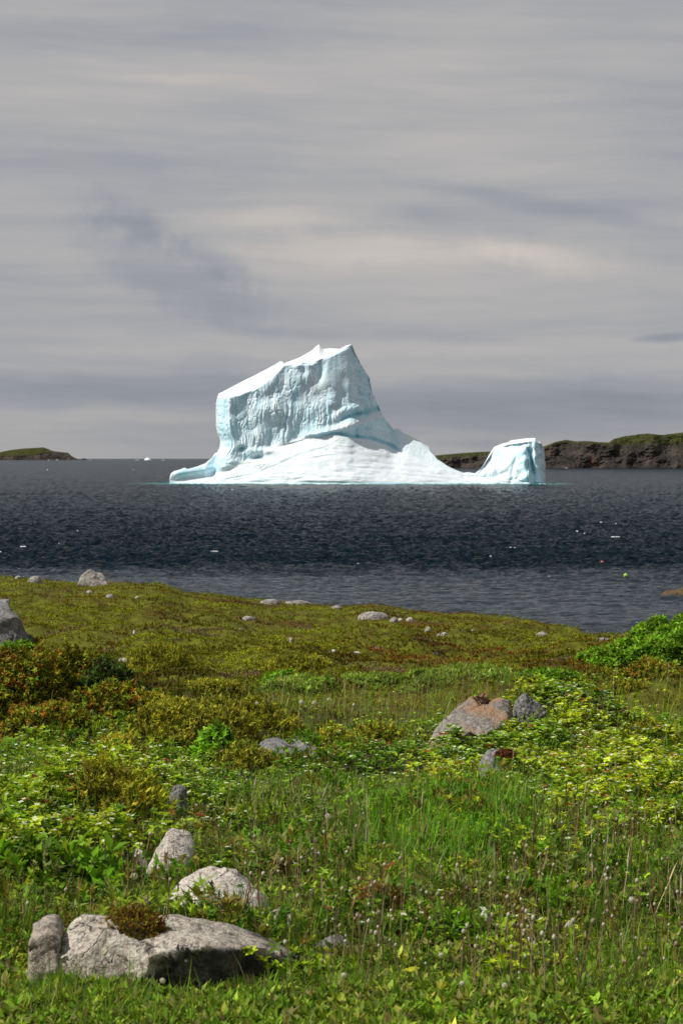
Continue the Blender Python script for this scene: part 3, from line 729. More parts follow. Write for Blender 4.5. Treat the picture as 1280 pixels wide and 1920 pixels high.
def build_rocks():
    Yr = gY0(300, 1850)     # front outcrop
    a, b = Yr, Yr+.25
    print('front rock at', Yr, 'mid rock', gY0(870, 1415), 'boulder', gY0(400, 1725))
    # main broken block of the front outcrop: left pale chunk, dark-faced right block, ridge behind
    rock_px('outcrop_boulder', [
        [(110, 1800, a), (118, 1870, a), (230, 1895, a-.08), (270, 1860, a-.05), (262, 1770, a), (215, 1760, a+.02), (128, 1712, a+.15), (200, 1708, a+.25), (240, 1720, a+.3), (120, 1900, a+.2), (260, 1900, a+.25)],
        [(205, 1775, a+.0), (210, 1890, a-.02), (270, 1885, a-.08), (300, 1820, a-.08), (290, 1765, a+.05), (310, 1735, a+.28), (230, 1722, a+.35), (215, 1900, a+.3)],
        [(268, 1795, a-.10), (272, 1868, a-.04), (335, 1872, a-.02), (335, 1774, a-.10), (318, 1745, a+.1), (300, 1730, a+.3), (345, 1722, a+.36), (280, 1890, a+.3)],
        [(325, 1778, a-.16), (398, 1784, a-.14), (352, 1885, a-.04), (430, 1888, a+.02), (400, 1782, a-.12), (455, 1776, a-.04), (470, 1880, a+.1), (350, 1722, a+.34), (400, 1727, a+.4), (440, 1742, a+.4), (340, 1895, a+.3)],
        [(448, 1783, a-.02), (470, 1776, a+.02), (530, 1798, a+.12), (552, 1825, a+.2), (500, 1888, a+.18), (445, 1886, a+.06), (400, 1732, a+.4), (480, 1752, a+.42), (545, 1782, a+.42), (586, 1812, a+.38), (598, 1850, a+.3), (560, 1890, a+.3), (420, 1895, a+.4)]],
        'outcrop', 'broad craggy grey outcrop boulder at the lower left with a dark front face', .007, .022, 5.0, 5, smooth=1, dark_patch=(285, 575, 1781, a), cells=44)
    rock_px('outcrop_boulder', [[(55, 1765, a), (60, 1850, a-.02), (112, 1860, a-.02), (104, 1750, a+.02), (84, 1714, a+.14), (104, 1713, a+.2), (119, 1722, a+.2), (116, 1800, a+.2), (60, 1870, a+.2), (62, 1745, a+.12)]],
        'granite_warm', 'narrow tan slab leaning against the left end of the big grey outcrop', .007, .01, 6, 9)
    Yb = gY0(400, 1728)-.12
    rock_px('boulder', [[(288, 1742, Yb-.05), (505, 1722, Yb), (300, 1735, Yb), (318, 1690, Yb+.03), (345, 1650, Yb+.08), (368, 1620, Yb+.14), (392, 1614, Yb+.16), (420, 1622, Yb+.15), (460, 1655, Yb+.1), (498, 1684, Yb+.1), (508, 1704, Yb+.08), (470, 1725, Yb+.02), (400, 1745, Yb-.04),
        (340, 1745, Yb-.03), (300, 1740, Yb+.4), (390, 1640, Yb+.34), (490, 1740, Yb+.4), (375, 1690, Yb-.02)]],
        'granite_pale', 'rounded pale boulder just behind the big grey outcrop', .007, .013, 5, 15, cells=18)
    Y3 = gY0(310, 1662)-.25
    rock_px('boulder', [[(262, 1672, Y3), (283, 1620, Y3+.03), (300, 1580, Y3+.1), (312, 1557, Y3+.15), (330, 1552, Y3+.2), (360, 1556, Y3+.2), (366, 1580, Y3+.15), (350, 1620, Y3+.05), (312, 1670, Y3-.02), (280, 1680, Y3+.3), (350, 1660, Y3+.3), (300, 1600, Y3+.02)]],
        'granite_pale', 'tilted cream rock with a pointed foot above the rounded pale boulder', .008, .014, 5, 21)
    rock(260, 1662, 40, 84, 'granite_pale', 'small cream rock half hidden at the left of the tilted cream rock', 31, .8)
    rock(71, 1706, 30, 40, 'white_stone', 'small white stone in the grass above the tan slab', 32)
    rock(214, 1700, 24, 38, 'white_stone', 'small white stone in the weeds right of a leafy clump', 33)
    rock(141, 1718, 20, 36, 'white_stone', 'narrow white stone beside the top of the grey outcrop', 34)
    rock(269, 1732, 50, 58, 'granite_grey', 'fist sized grey stone wedged between outcrop and rounded boulder', 35, .9)
    rock(230, 1702, 13, 20, 'granite_warm', 'tiny tan stone left of the fist sized grey stone', 36)
    rock(289, 1712, 14, 16, 'granite_pale', 'tiny cream stone touching the fist sized grey stone', 37)
    rock(528, 1758, 78, 52, 'granite_warm', 'low tan stone sunk in the turf right of the rounded boulder', 38, 1.0)
    rock(628, 1800, 90, 42, 'granite_grey', 'flat grey stone showing through grass at the outcrop right end', 39, 1.0)
    rock(334, 1536, 44, 82, 'schist', 'upright weathered grey rock standing in the bunchberries', 40, .7, strata=.4)
    rock(585, 1630, 56, 40, 'white_stone', 'pale stones peeping from grass in the middle of the meadow', 41)
    rock(908, 1760, 20, 70, 'white_stone', 'upright white stone like a short post in the lower right grass', 42)
    rock(996, 1796, 30, 46, 'white_stone', 'rounded white stone low in the grass right of the upright white one', 43)
    rock(640, 1786, 28, 12, 'white_stone', 'little white chip of stone on the flat grey stone', 44)
    # slanted outcrop
    Yo = gY0(550, 1425)
    rock_px('outcrop_slab', [[(484, 1404, Yo+.4), (500, 1382, Yo+.6), (522, 1380, Yo+.6), (556, 1406, Yo+.3), (546, 1424, Yo), (495, 1412, Yo+.1), (500, 1440, Yo+.6), (550, 1440, Yo+.4)],
        [(548, 1388, Yo+.6), (556, 1382, Yo+.7), (600, 1410, Yo+.3), (616, 1424, Yo+.2), (600, 1428, Yo+.1), (560, 1405, Yo+.3), (560, 1440, Yo+.6), (610, 1440, Yo+.5)]],
        'schist', 'low purplish grey slab slanting through juniper in mid picture', .016, .02, 3, 50, strata=.3)
    Ym = gY0(870, 1420)
    rock_px('boulder', [[(785, 1428, Ym), (800, 1388, Ym+.1), (822, 1350, Ym+.3), (858, 1320, Ym+.5), (852, 1380, Ym+.05), (850, 1425, Ym-.05), (800, 1430, Ym+.8), (860, 1340, Ym+.9)],
        [(850, 1332, Ym+.35), (872, 1312, Ym+.5), (893, 1304, Ym+.6), (912, 1310, Ym+.6), (890, 1345, Ym+.25), (862, 1372, Ym+.12), (845, 1400, Ym+.05), (850, 1430, Ym+.7), (905, 1330, Ym+.9)],
        [(878, 1345, Ym+.2), (903, 1318, Ym+.4), (930, 1314, Ym+.5), (955, 1316, Ym+.5), (952, 1350, Ym+.2), (915, 1378, Ym+.02), (868, 1390, Ym-.02), (862, 1425, Ym), (960, 1400, Ym+.5), (900, 1430, Ym+.9), (955, 1340, Ym+1.0)]],
        'granite_orange', 'large grey rock with rust orange stains standing among the bunchberries', .014, .05, 2.8, 55)
    rock(1000, 1340, 68, 56, 'schist', 'grey streaked rock just behind the rust stained rock', 56, .7, lean=-.3, strata=.3, loc=(358/F*(Ym+.9), Ym+.9, float(CAMZ-(1352-HY)/F*(Ym+.9))))
    Yp = gY0(925, 1468)
    rock_px('rock', [[(888, 1476, Yp), (896, 1440, Yp+.05), (914, 1410, Yp+.2), (926, 1405, Yp+.25), (942, 1420, Yp+.2), (960, 1446, Yp+.12), (962, 1478, Yp), (925, 1440, Yp-.03), (925, 1480, Yp-.05), (900, 1470, Yp+.5), (950, 1470, Yp+.5)]],
        'schist', 'upright grey pointed rock capped with red moss below the rust stained rock', .010, .014, 5, 57, strata=.5, cells=10)
    # left edge outcrop
    YL = gY0(20, 1218)
    rock_px('outcrop_boulder', [[(-60, 1225, YL), (-50, 1140, YL+.5), (-8, 1126, YL+.8), (18, 1122, YL+.8), (20, 1130, YL+.6), (0, 1160, YL+.1), (-5, 1225, YL-.1), (-50, 1200, YL+2)],
        [(-10, 1150, YL+.3), (10, 1143, YL+.5), (34, 1160, YL+.4), (40, 1175, YL+.2), (24, 1225, YL-.1), (-10, 1225, YL-.2), (30, 1200, YL+1.5), (5, 1150, YL+1.5)],
        [(20, 1175, YL+.2), (44, 1178, YL+.4), (58, 1198, YL+.3), (52, 1225, YL), (14, 1225, YL-.2), (50, 1200, YL+1.3)]],
        'schist', 'weathered grey outcrop cut by the left picture edge', .035, .06, 1.4, 60, strata=.4)
    # heath: boulders on the skyline and flat stones
    p = gp(178, 1099)
    rock_px('boulder', [[(146, 1098, p[1]), (152, 1078, p[1]+.1), (164, 1068, p[1]+.3), (178, 1070, p[1]+.3), (186, 1084, p[1]+.2), (186, 1104, p[1]-.1), (150, 1106, p[1]+.8), (180, 1090, p[1]+1)],
        [(176, 1104, p[1]-.1), (180, 1076, p[1]+.3), (188, 1071, p[1]+.4), (196, 1082, p[1]+.3), (206, 1100, p[1]+.1), (200, 1108, p[1]), (190, 1100, p[1]+1)]],
        'granite_far', 'pale double topped boulder standing on the grassy skyline', .035, .05, 1.6, 70, strata=.2)
    FR = [(64, 1092, 27, 15, 'small pale boulder on the skyline left of the double topped one'), (34, 1086, 12, 7, 'tiny pale stone on the skyline at far left'),
          (505, 1133, 40, 9, 'flat pale stone lying on the crest at mid left'), (556, 1132, 56, 6, 'long thin pale ledge on the crest right of the flat stone'), (630, 1142, 24, 7, 'small pale ledge on the crest left of the green knoll'),
          (700, 1160, 58, 13, 'broad pale rock ledge in the heath below the green knoll'), (738, 1167, 16, 11, 'grey knob at the right end of the broad ledge'), (769, 1164, 17, 7, 'small white stone right of the broad ledge'),
          (802, 1186, 13, 11, 'small upright pale stone in the heath centre right'), (832, 1191, 15, 7, 'rounded pale stone right of the small upright one'), (822, 1192, 9, 4, 'pebble left of the rounded pale stone'),
          (624, 1224, 16, 7, 'white stone in the central heath, left one of a pair'), (668, 1226, 18, 6, 'flat white stone in the central heath, right one of a pair'), (1015, 1194, 24, 11, 'lone wedge shaped grey stone near the right end of the headland'),
          (466, 1162, 28, 6, 'low flat stone in brown heath at mid left'), (206, 1122, 16, 8, 'pale stone below the double topped boulder'), (167, 1112, 14, 6, 'small flat stone left below the double topped boulder'),
          (1132, 1200, 28, 5, 'thin pale ledge at the water edge beside the leafy shrubs'), (232, 1242, 26, 9, 'pale stone at the left of the juniper hummock'), (885, 1184, 12, 4, 'thin pale stone in the heath right of centre'),
          (258, 1121, 11, 4, 'tiny pale stone near the left crest'), (545, 1203, 12, 10, 'small grey stone among brown heath'), (252, 1187, 5, 9, 'tiny upright white stone in the left heath'),
          (750, 1105+60, 10, 6, 'tiny grey stone between knob and white stone'), (816, 1228, 10, 4, 'small dull stone near the lower edge of the heath'), (450, 1181, 8, 3, 'chip of pale stone in the red heath')]
    for i, (x, y, w, h, lb) in enumerate(FR):
        rock(x, y+1, w*1.15, h*.85, 'granite_pale' if 'white' in lb else 'granite_far', lb, 200+i, 1.0, npts=9, voxels=18, name='stone', cat='stone', flat=.3, group='stones scattered over the heath')
build_rocks()

# ------------------------------------------------------------------ plant building blocks
def blade_t(seg=3, bend=.35, w=.5):
    """tapered bent blade of unit height, width w (fraction)"""
    V = []; F_ = []
    for i in range(seg+1):
        t = i/seg; y = bend*t*t; z = t*(1-.25*bend*t); ww = w*(1-t)**.6*.5*(1 if i else .7)
        if i < seg: V += [(-ww, y, z), (ww, y, z)]
        else: V += [(0, y, z)]
    for i in range(seg-1): a = 2*i; F_ += [(a, a+1, a+3), (a, a+3, a+2)]
    a = 2*(seg-1); F_ += [(a, a+1, a+2)]
    return np.array(V, float), np.array(F_)
def leaf_t(l=1., w=.45, fold=.12, droop=.25, seg=3):
    """pointed oval leaf along +Y, folded on its rib"""
    V = [(0, 0, 0)]; F_ = []
    for i in range(1, seg+1):
        t = i/(seg+1); ww = w*math.sin(math.pi*t**.85)*.5; z = -droop*t*t*l
        V += [(-ww, t*l, z+fold*ww), (0, t*l, z), (ww, t*l, z+fold*ww)]
    V += [(0, l, -droop*l)]
    F_ += [(0, 2, 1), (0, 3, 2)]
    for i in range(seg-1):
        a = 1+3*i; F_ += [(a, a+1, a+4), (a, a+4, a+3), (a+1, a+2, a+5), (a+1, a+5, a+4)]
    a = 1+3*(seg-1); e = len(V)-1; F_ += [(a, a+1, e), (a+1, a+2, e)]
    return np.array(V, float), np.array(F_)
def xf(T, yaw=0, pitch=0, roll=0, s=1, t=(0, 0, 0)):
    V, F_ = T; m = (Matrix.Rotation(yaw, 3, 'Z') @ Matrix.Rotation(pitch, 3, 'X') @ Matrix.Rotation(roll, 3, 'Y'))
    return (V*s) @ np.array(m).T+np.array(t), F_
def join(Ts, cols=None):
    Vs, Fs, Cs = [], [], []; n = 0
    for i, (V, F_) in enumerate(Ts):
        Vs.append(V); Fs.append(F_+n); n += len(V)
        if cols is not None: Cs.append(np.tile(cols[i], (len(V), 1)))
    return np.concatenate(Vs), np.concatenate(Fs), (np.concatenate(Cs) if cols is not None else None)
class Cloud:
    """gathers many placed copies of small plant templates into one mesh"""
    def __init__(s): s.V = []; s.F = []; s.C = []; s.n = 0
    def add(s, T, pos, yaw, scale, tint, tilt=None, tdir=None, normal=None, sz=None):
        """T=(V,F[,relative colour]); pos (N,3); tint (N,3)"""
        V, F_ = T[0], T[1]; rc = T[2] if len(T) > 2 and T[2] is not None else None
        N = len(pos)
        if N == 0: return
        sc3 = np.asarray(scale, float).reshape(N, -1)
        if sc3.shape[1] == 1: sc3 = np.repeat(sc3, 3, 1)
        P = V[None]*sc3[:, None, :]
        if tilt is not None:     # lean about X before yaw
            c, s_ = np.cos(tilt)[:, None], np.sin(tilt)[:, None]
            y, z = P[:, :, 1].copy(), P[:, :, 2].copy()
            P[:, :, 1] = c*y+s_*z; P[:, :, 2] = -s_*y+c*z
        c, s_ = np.cos(yaw)[:, None], np.sin(yaw)[:, None]
        x, y = P[:, :, 0].copy(), P[:, :, 1].copy()
        P[:, :, 0] = c*x-s_*y; P[:, :, 1] = s_*x+c*y
        if normal is not None:
            nz = normal/np.linalg.norm(normal, axis=1, keepdims=True)
            ref = np.tile([0., 1., .01], (N, 1)); ax = np.cross(ref, nz); ax /= np.linalg.norm(ax, axis=1, keepdims=True)+1e-9
            ay = np.cross(nz, ax)
            P = P[:, :, 0:1]*ax[:, None]+P[:, :, 1:2]*ay[:, None]+P[:, :, 2:3]*nz[:, None]
        P = P+pos[:, None, :]
        C = np.repeat(np.asarray(tint)[:, None, :], len(V), 1)
        if rc is not None: C = np.where(rc[None, :, :1] < 0, -rc[None], C*rc[None])
        s.V.append(P.reshape(-1, 3)); s.C.append(C.reshape(-1, 3))
        s.F.append((F_[None]+(np.arange(N)*len(V))[:, None, None]).reshape(-1, 3)+s.n); s.n += N*len(V)
    def build(s, name, mat, parent=None, org=None):
        V = np.concatenate(s.V)
        if org is not None: V = V-np.asarray(org)
        o = mesh_np(name, V, np.concatenate(s.F), mat, parent, np.clip(np.concatenate(s.C), 0, 1))
        return o
def tints(N, base, var=.25, alt=None, altp=.3, rg=RNG):
    base = np.array(base); c = np.tile(base, (N, 1))
    if alt is not None:
        alts = [alt] if isinstance(alt[0], float) else alt
        u = rg.random(N)
        for i, a in enumerate(alts):
            m = (u >= i*altp/len(alts)) & (u < (i+1)*altp/len(alts)); c[m] = a
    return c*np.exp(rg.normal(0, var, (N, 1)))*np.exp(rg.normal(0, var*.25, (N, 3)))

# colours (linear)
G_GRASS = (.125, .245, .012); G_GRASS2 = (.22, .30, .025); STRAW = (.30, .235, .12); TAN = (.20, .13, .07)
G_BUNCH = (.26, .37, .018); G_BUNCH2 = (.17, .28, .012); G_JUN = (.30, .29, .016); G_JUN2 = (.15, .17, .012)
RUST = (.27, .105, .018); OLIVE = (.085, .085, .012); YEL = (.30, .29, .03); G_SHRUB = (.17, .34, .016); DARKG = (.06, .10, .018)
WHITE = (.74, .74, .56)

# zones in photo space, tested on the ground point of each plant
def inpoly(px, py, poly):
    r = np.zeros(px.shape, bool); n = len(poly); j = n-1
    for i in range(n):
        xi, yi = poly[i]; xj, yj = poly[j]
        c = ((yi > py) != (yj > py)) & (px < (xj-xi)*(py-yi)/(yj-yi+1e-9)+xi); r ^= c; j = i
    return r
ZP = {
 'bunch': [[(-400, 1400), (60, 1400), (150, 1440), (300, 1440), (330, 1425), (430, 1440), (560, 1435), (640, 1412), (800, 1402), (820, 1470), (650, 1500), (520, 1500), (400, 1545), (250, 1560), (200, 1650), (60, 1668), (-400, 1660)],
           [(830, 1395), (930, 1335), (1000, 1290), (1170, 1290), (1260, 1375), (1270, 1480), (1100, 1488), (900, 1478), (780, 1430)],
           [(960, 1500), (1100, 1480), (1700, 1480), (1700, 1575), (1280, 1575), (1000, 1560)]],
 'lush': [[(640, 1500), (950, 1490), (985, 1600), (900, 1700), (720, 1665), (620, 1570)], [(1180, 1335), (1290, 1330), (1400, 1430), (1270, 1440)]],
 'jun': [[(110, 1330), (330, 1330), (520, 1350), (640, 1400), (560, 1440), (420, 1440), (330, 1425), (200, 1440), (110, 1410)], [(110, 1500), (220, 1450), (330, 1480), (320, 1560), (180, 1560)]],
 'rustz': [[(-300, 1240), (230, 1240), (340, 1340), (240, 1440), (60, 1400), (-300, 1400)]],
 'mead': [[(470, 1300), (760, 1290), (1050, 1285), (1700, 1290), (1700, 1430), (1240, 1400), (1030, 1340), (960, 1325), (820, 1390), (640, 1400), (540, 1350)]],
}
def zones(X, Y):
    px, py = scr(X, Y, terrain(X, Y, False))
    wob = fbm(X*1.6, Y*1.1, oct=3, seed=77); wo2 = fbm(X*1.6+9, Y*1.1+7, oct=3, seed=78)
    px = px+wob*75+RNG.normal(0, 14, px.shape); py = py+wo2*40+RNG.normal(0, 7, px.shape)
    z = np.full(px.shape, 'mix', dtype='<U6')
    z[py < 1300] = 'heath'
    for k in ('rustz', 'mead', 'jun', 'bunch', 'lush'):
        for poly in ZP[k]: z[inpoly(px, py, poly)] = k
    sh = inpoly(px, py, [(-400, 1600), (200, 1590), (340, 1560), (330, 1700), (240, 1720), (60, 1710), (-400, 1730)]); z[sh & (z != 'bunch')] = 'jun'
    lu = z == 'lush'; z[lu & (RNG.random(z.shape) < .25+.5*(fbm(X/.5, Y/.6, oct=2, seed=141) > .15))] = 'mix'
    z[(py+RNG.normal(0, 30, py.shape)+wo2*70) > 1800] = 'lawn'
    return z, px, py
def sample(N, y0, y1, pw=1.4, pxa=-420, pxb=1700, rg=RNG):
    u = rg.random(N); e = 1-pw
    Y = (y0**e+(y1**e-y0**e)*u)**(1/e)
    px = rg.uniform(pxa, pxb, N); X = (px-640)/F*Y
    n2 = N//5                                    # cover carries on beside the frame near the viewer
    Y2 = rg.uniform(max(y0, 3.2), min(y1, 17), n2); lim = 1050/F*Y2; X2 = (lim+rg.random(n2)**1.3*np.maximum(6-lim, .8))*rg.choice([-1, 1], n2)
    return np.concatenate([X, X2]), np.concatenate([Y, Y2])
# keep plants off the bare rocks
ROCKS = [o for o in sc.objects if o.get('category') in ('rock', 'stone') and o.type == 'MESH']
from mathutils.bvhtree import BVHTree
BV = []
for o in ROCKS:
    if o.location.y > 45: continue
    me = o.data; BV.append((o.location.copy(), BVHTree.FromPolygons([v.co for v in me.vertices], [p.vertices for p in me.polygons]),
        (min(v.co.x for v in me.vertices)+o.location.x, max(v.co.x for v in me.vertices)+o.location.x, min(v.co.y for v in me.vertices)+o.location.y, max(v.co.y for v in me.vertices)+o.location.y)))
def rock_free(P):
    ok = np.ones(len(P), bool); dn = Vector((0, 0, -1))
    for loc, bv, (x0, x1, y0, y1) in BV:
        idx = np.nonzero((P[:, 0] > x0) & (P[:, 0] < x1) & (P[:, 1] > y0) & (P[:, 1] < y1))[0]
        for i in idx:
            h = bv.ray_cast(Vector((P[i, 0], P[i, 1], 20))-loc, dn)
            if h[0] is not None and h[0].z+loc.z > P[i, 2]+.015: ok[i] = False
    return ok
def ground_pts(X, Y): return np.stack([X, Y, terrain(X, Y)], -1)

# ---- templates
rt = random.Random(3)
BL = [blade_t(3, b, 1.0) for b in (.15, .4, .7, 1.0)]
def bunch_tmpl(flower, seed):
    r = random.Random(seed); Ts = []; Cs = []
    n = r.choice((5, 6, 6))
    for i in range(n):
        l = r.uniform(.8, 1.1); Ts.append(xf(leaf_t(l, .56*l, .35, .22, 2), yaw=2*math.pi*i/n+r.uniform(-.2, .2), pitch=R(r.uniform(0, 42)), roll=r.uniform(-.35, .35), t=(0, 0, 0)))
        q = r.uniform(.85, 1.2); Cs.append((q, q, q))
    Ts.append(xf(blade_t(1, 0, .05), t=(0, 0, -1.2), s=1.2)); Cs.append((.6, .5, .6))
    if flower:
        for i in range(4):
            Ts.append(xf(leaf_t(.36, .30, .1, .1, 1), yaw=math.pi/2*i+.3, pitch=R(12), t=(0, 0, .30))); Cs.append((-.78, -.78, -.60))
        Ts.append((np.array([(-.06, -.06, .34), (.06, -.06, .34), (0, .08, .36)]), np.array([(0, 1, 2)]))); Cs.append((-.30, -.33, -.10))
    return join(Ts, Cs)
BUN = [bunch_tmpl(False, i) for i in range(4)]; BUNF = [bunch_tmpl(True, i+9) for i in range(3)]
def sprig_tmpl(n, ln, w, seed, up=.9, spread=.9):
    """short twig dressed with narrow leaves"""
    r = random.Random(seed); Ts = []; Cs = []
    for i in range(n):
        z = (i/n)**.9*up; q = r.uniform(.75, 1.3)
        V = np.array([(-w/2, 0, 0), (w/2, 0, 0), (0, ln*.98, 0.0)])
        Ts.append(xf((V, np.array([(0, 1, 2)])), yaw=r.uniform(0, 6.28), pitch=R(r.uniform(15, 70)*spread), roll=r.uniform(-.6, .6), t=(0, 0, z))); Cs.append((q, q, q))
    return join(Ts, Cs)
SPR = [sprig_tmpl(13, .5, .17, i) for i in range(4)]
SPL = [sprig_tmpl(11, .62, .30, 20+i, .8) for i in range(4)]
def clump_tmpl(n, w, seed, ln=1.):
    """a few oval leaves leaving one node in all upward directions"""
    r = random.Random(seed); Ts = []; Cs = []
    for i in range(n):
        l = r.uniform(.6, 1.1)*ln; q = r.uniform(.8, 1.25)
        Ts.append(xf(leaf_t(l, w*l, .3, .15, 1), yaw=r.uniform(0, 6.28), pitch=R(r.uniform(5, 75)), roll=r.uniform(-.5, .5), t=(0, 0, r.uniform(0, .4)))); Cs.append((q, q, q))
    return join(Ts, Cs)
CLM = [clump_tmpl(7, .45, 40+i) for i in range(4)]; CLW = [clump_tmpl(6, .30, 60+i, 1.2) for i in range(3)]

def put(cl, Ts, P, size, tint, tiltmax=.35, rg=RNG, sz=None, normal=None):
    """spread points over a list of templates"""
    N = len(P); k = rg.integers(0, len(Ts), N)
    for i, T in enumerate(Ts):
        m = k == i
        cl.add(T, P[m], rg.uniform(0, 6.28, m.sum()), size[m], tint[m], tilt=rg.uniform(-tiltmax, tiltmax, m.sum()), normal=None if normal is None else normal[m])

# ------------------------------------------------------------------ shrubs (things)
def shrub(px, py, wpx, hpx, kind, label, seed, name='shrub', cat='shrub', group=None, dens=1.0, dy=.8, twigs=6, loc=None):
    rg = np.random.default_rng(seed); p = gp(px, py) if loc is None else np.array(loc); k = p[1]/F
    w, h = wpx*k/2, hpx*k; d = max(w*dy, .12)
    p = p+np.array([0, d*.7, 0]); p[2] = float(terrain(p[0], p[1]))
    pal = {'jun': (G_JUN, [G_JUN2, (.19, .17, .02), YEL], SPR, .055, 'needle'), 'rust': ((.22, .21, .018), [RUST, (.17, .22, .016), (.15, .24, .018), (.27, .25, .02), (.30, .15, .025), (.12, .16, .015)], SPL, .055, 'heath'),
           'leaf': (G_SHRUB, [(.115, .22, .02), (.24, .37, .035)], CLM, .06, 'leaf'), 'dark': (DARKG, [(.06, .11, .02), (.05, .04, .02)], SPL, .06, 'leaf'),
           'willow': ((.20, .29, .04), [(.15, .22, .04), (.25, .33, .06)], CLW, .05, 'leaf'), 'moss': ((.16, .11, .015), [(.20, .16, .02), (.15, .06, .02)], SPR, .03, 'moss'),
           'omoss': ((.26, .12, .03), [(.20, .15, .03), (.32, .17, .05)], SPR, .03, 'moss'), 'rmoss': ((.17, .05, .03), [(.12, .07, .03)], SPR, .03, 'moss')}[kind]
    px1 = k*1.875                                    # one render pixel there
    size0 = max(pal[3], px1*2.3)
    area = 2*math.pi*w*d+h*(w+d)*2
    N = int(min(9000, max(60, dens*area/(size0*size0)*3.4)))
    # lumpy dome
    th = rg.uniform(0, 2*math.pi, N); u = rg.random(N); ph = np.arccos(1-u*1.02)
    nrm = np.stack([np.cos(th)*np.sin(ph), np.sin(th)*np.sin(ph), np.cos(ph)], -1)
    lump = 1+.42*fbm(nrm[:, 0]*2.2+seed, nrm[:, 1]*2.2, nrm[:, 2]*2.2, oct=3, seed=seed)
    rad = (1-.30*rg.random(N)**2)*lump
    L = nrm*rad[:, None]*np.array([w, d, h])
    gz = terrain(p[0]+L[:, 0], p[1]+L[:, 1])-p[2]
    L[:, 2] = np.maximum(L[:, 2], 0)+gz-.01
    fr = rock_free(L+p); L, nrm = L[fr], nrm[fr]; N = len(L)
    base = np.array([p[0], p[1], p[2]])
    root = empty(name, base); tag(root, label, cat, group)
    cl = Cloud(); nn = nrm/np.array([w, d, h]); nn = nn/np.linalg.norm(nn, axis=1, keepdims=True); nn = nn*.8+np.array([0, 0, .7])+rg.normal(0, .3, (N, 3))
    cn = fbm(L[:, 0]/.35+seed, L[:, 1]/.35, L[:, 2]/.35, oct=2, seed=seed+4)
    T = tints(N, pal[0], .26, pal[1], .5, rg)*np.exp(.5*cn)[:, None]
    put(cl, pal[2], L, size0*rg.uniform(.7, 1.35, N), T, .3, rg, normal=nn)
    cl.build('foliage', M[pal[4]], root)
    # stems
    nS = int(min(90, max(4, twigs)))
    for j in range(nS):
        a = rg.uniform(0, 6.28); st = Cloud(); tg = tints(1, (.20, .17, .14), .2, None, .3, rg)
        st.add(blade_t(3, .5, 1.0), np.array([[w*.5*math.cos(a)*rg.random(), d*.5*math.sin(a)*rg.random(), 0]]), np.array([a-math.pi/2]), np.array([[max(.006, px1*.5), min(w, d)*rg.uniform(.5, 1.2), h*rg.uniform(.75, 1.15)]]), tg)
        st.build('stem', M['dry'], root)
    return root
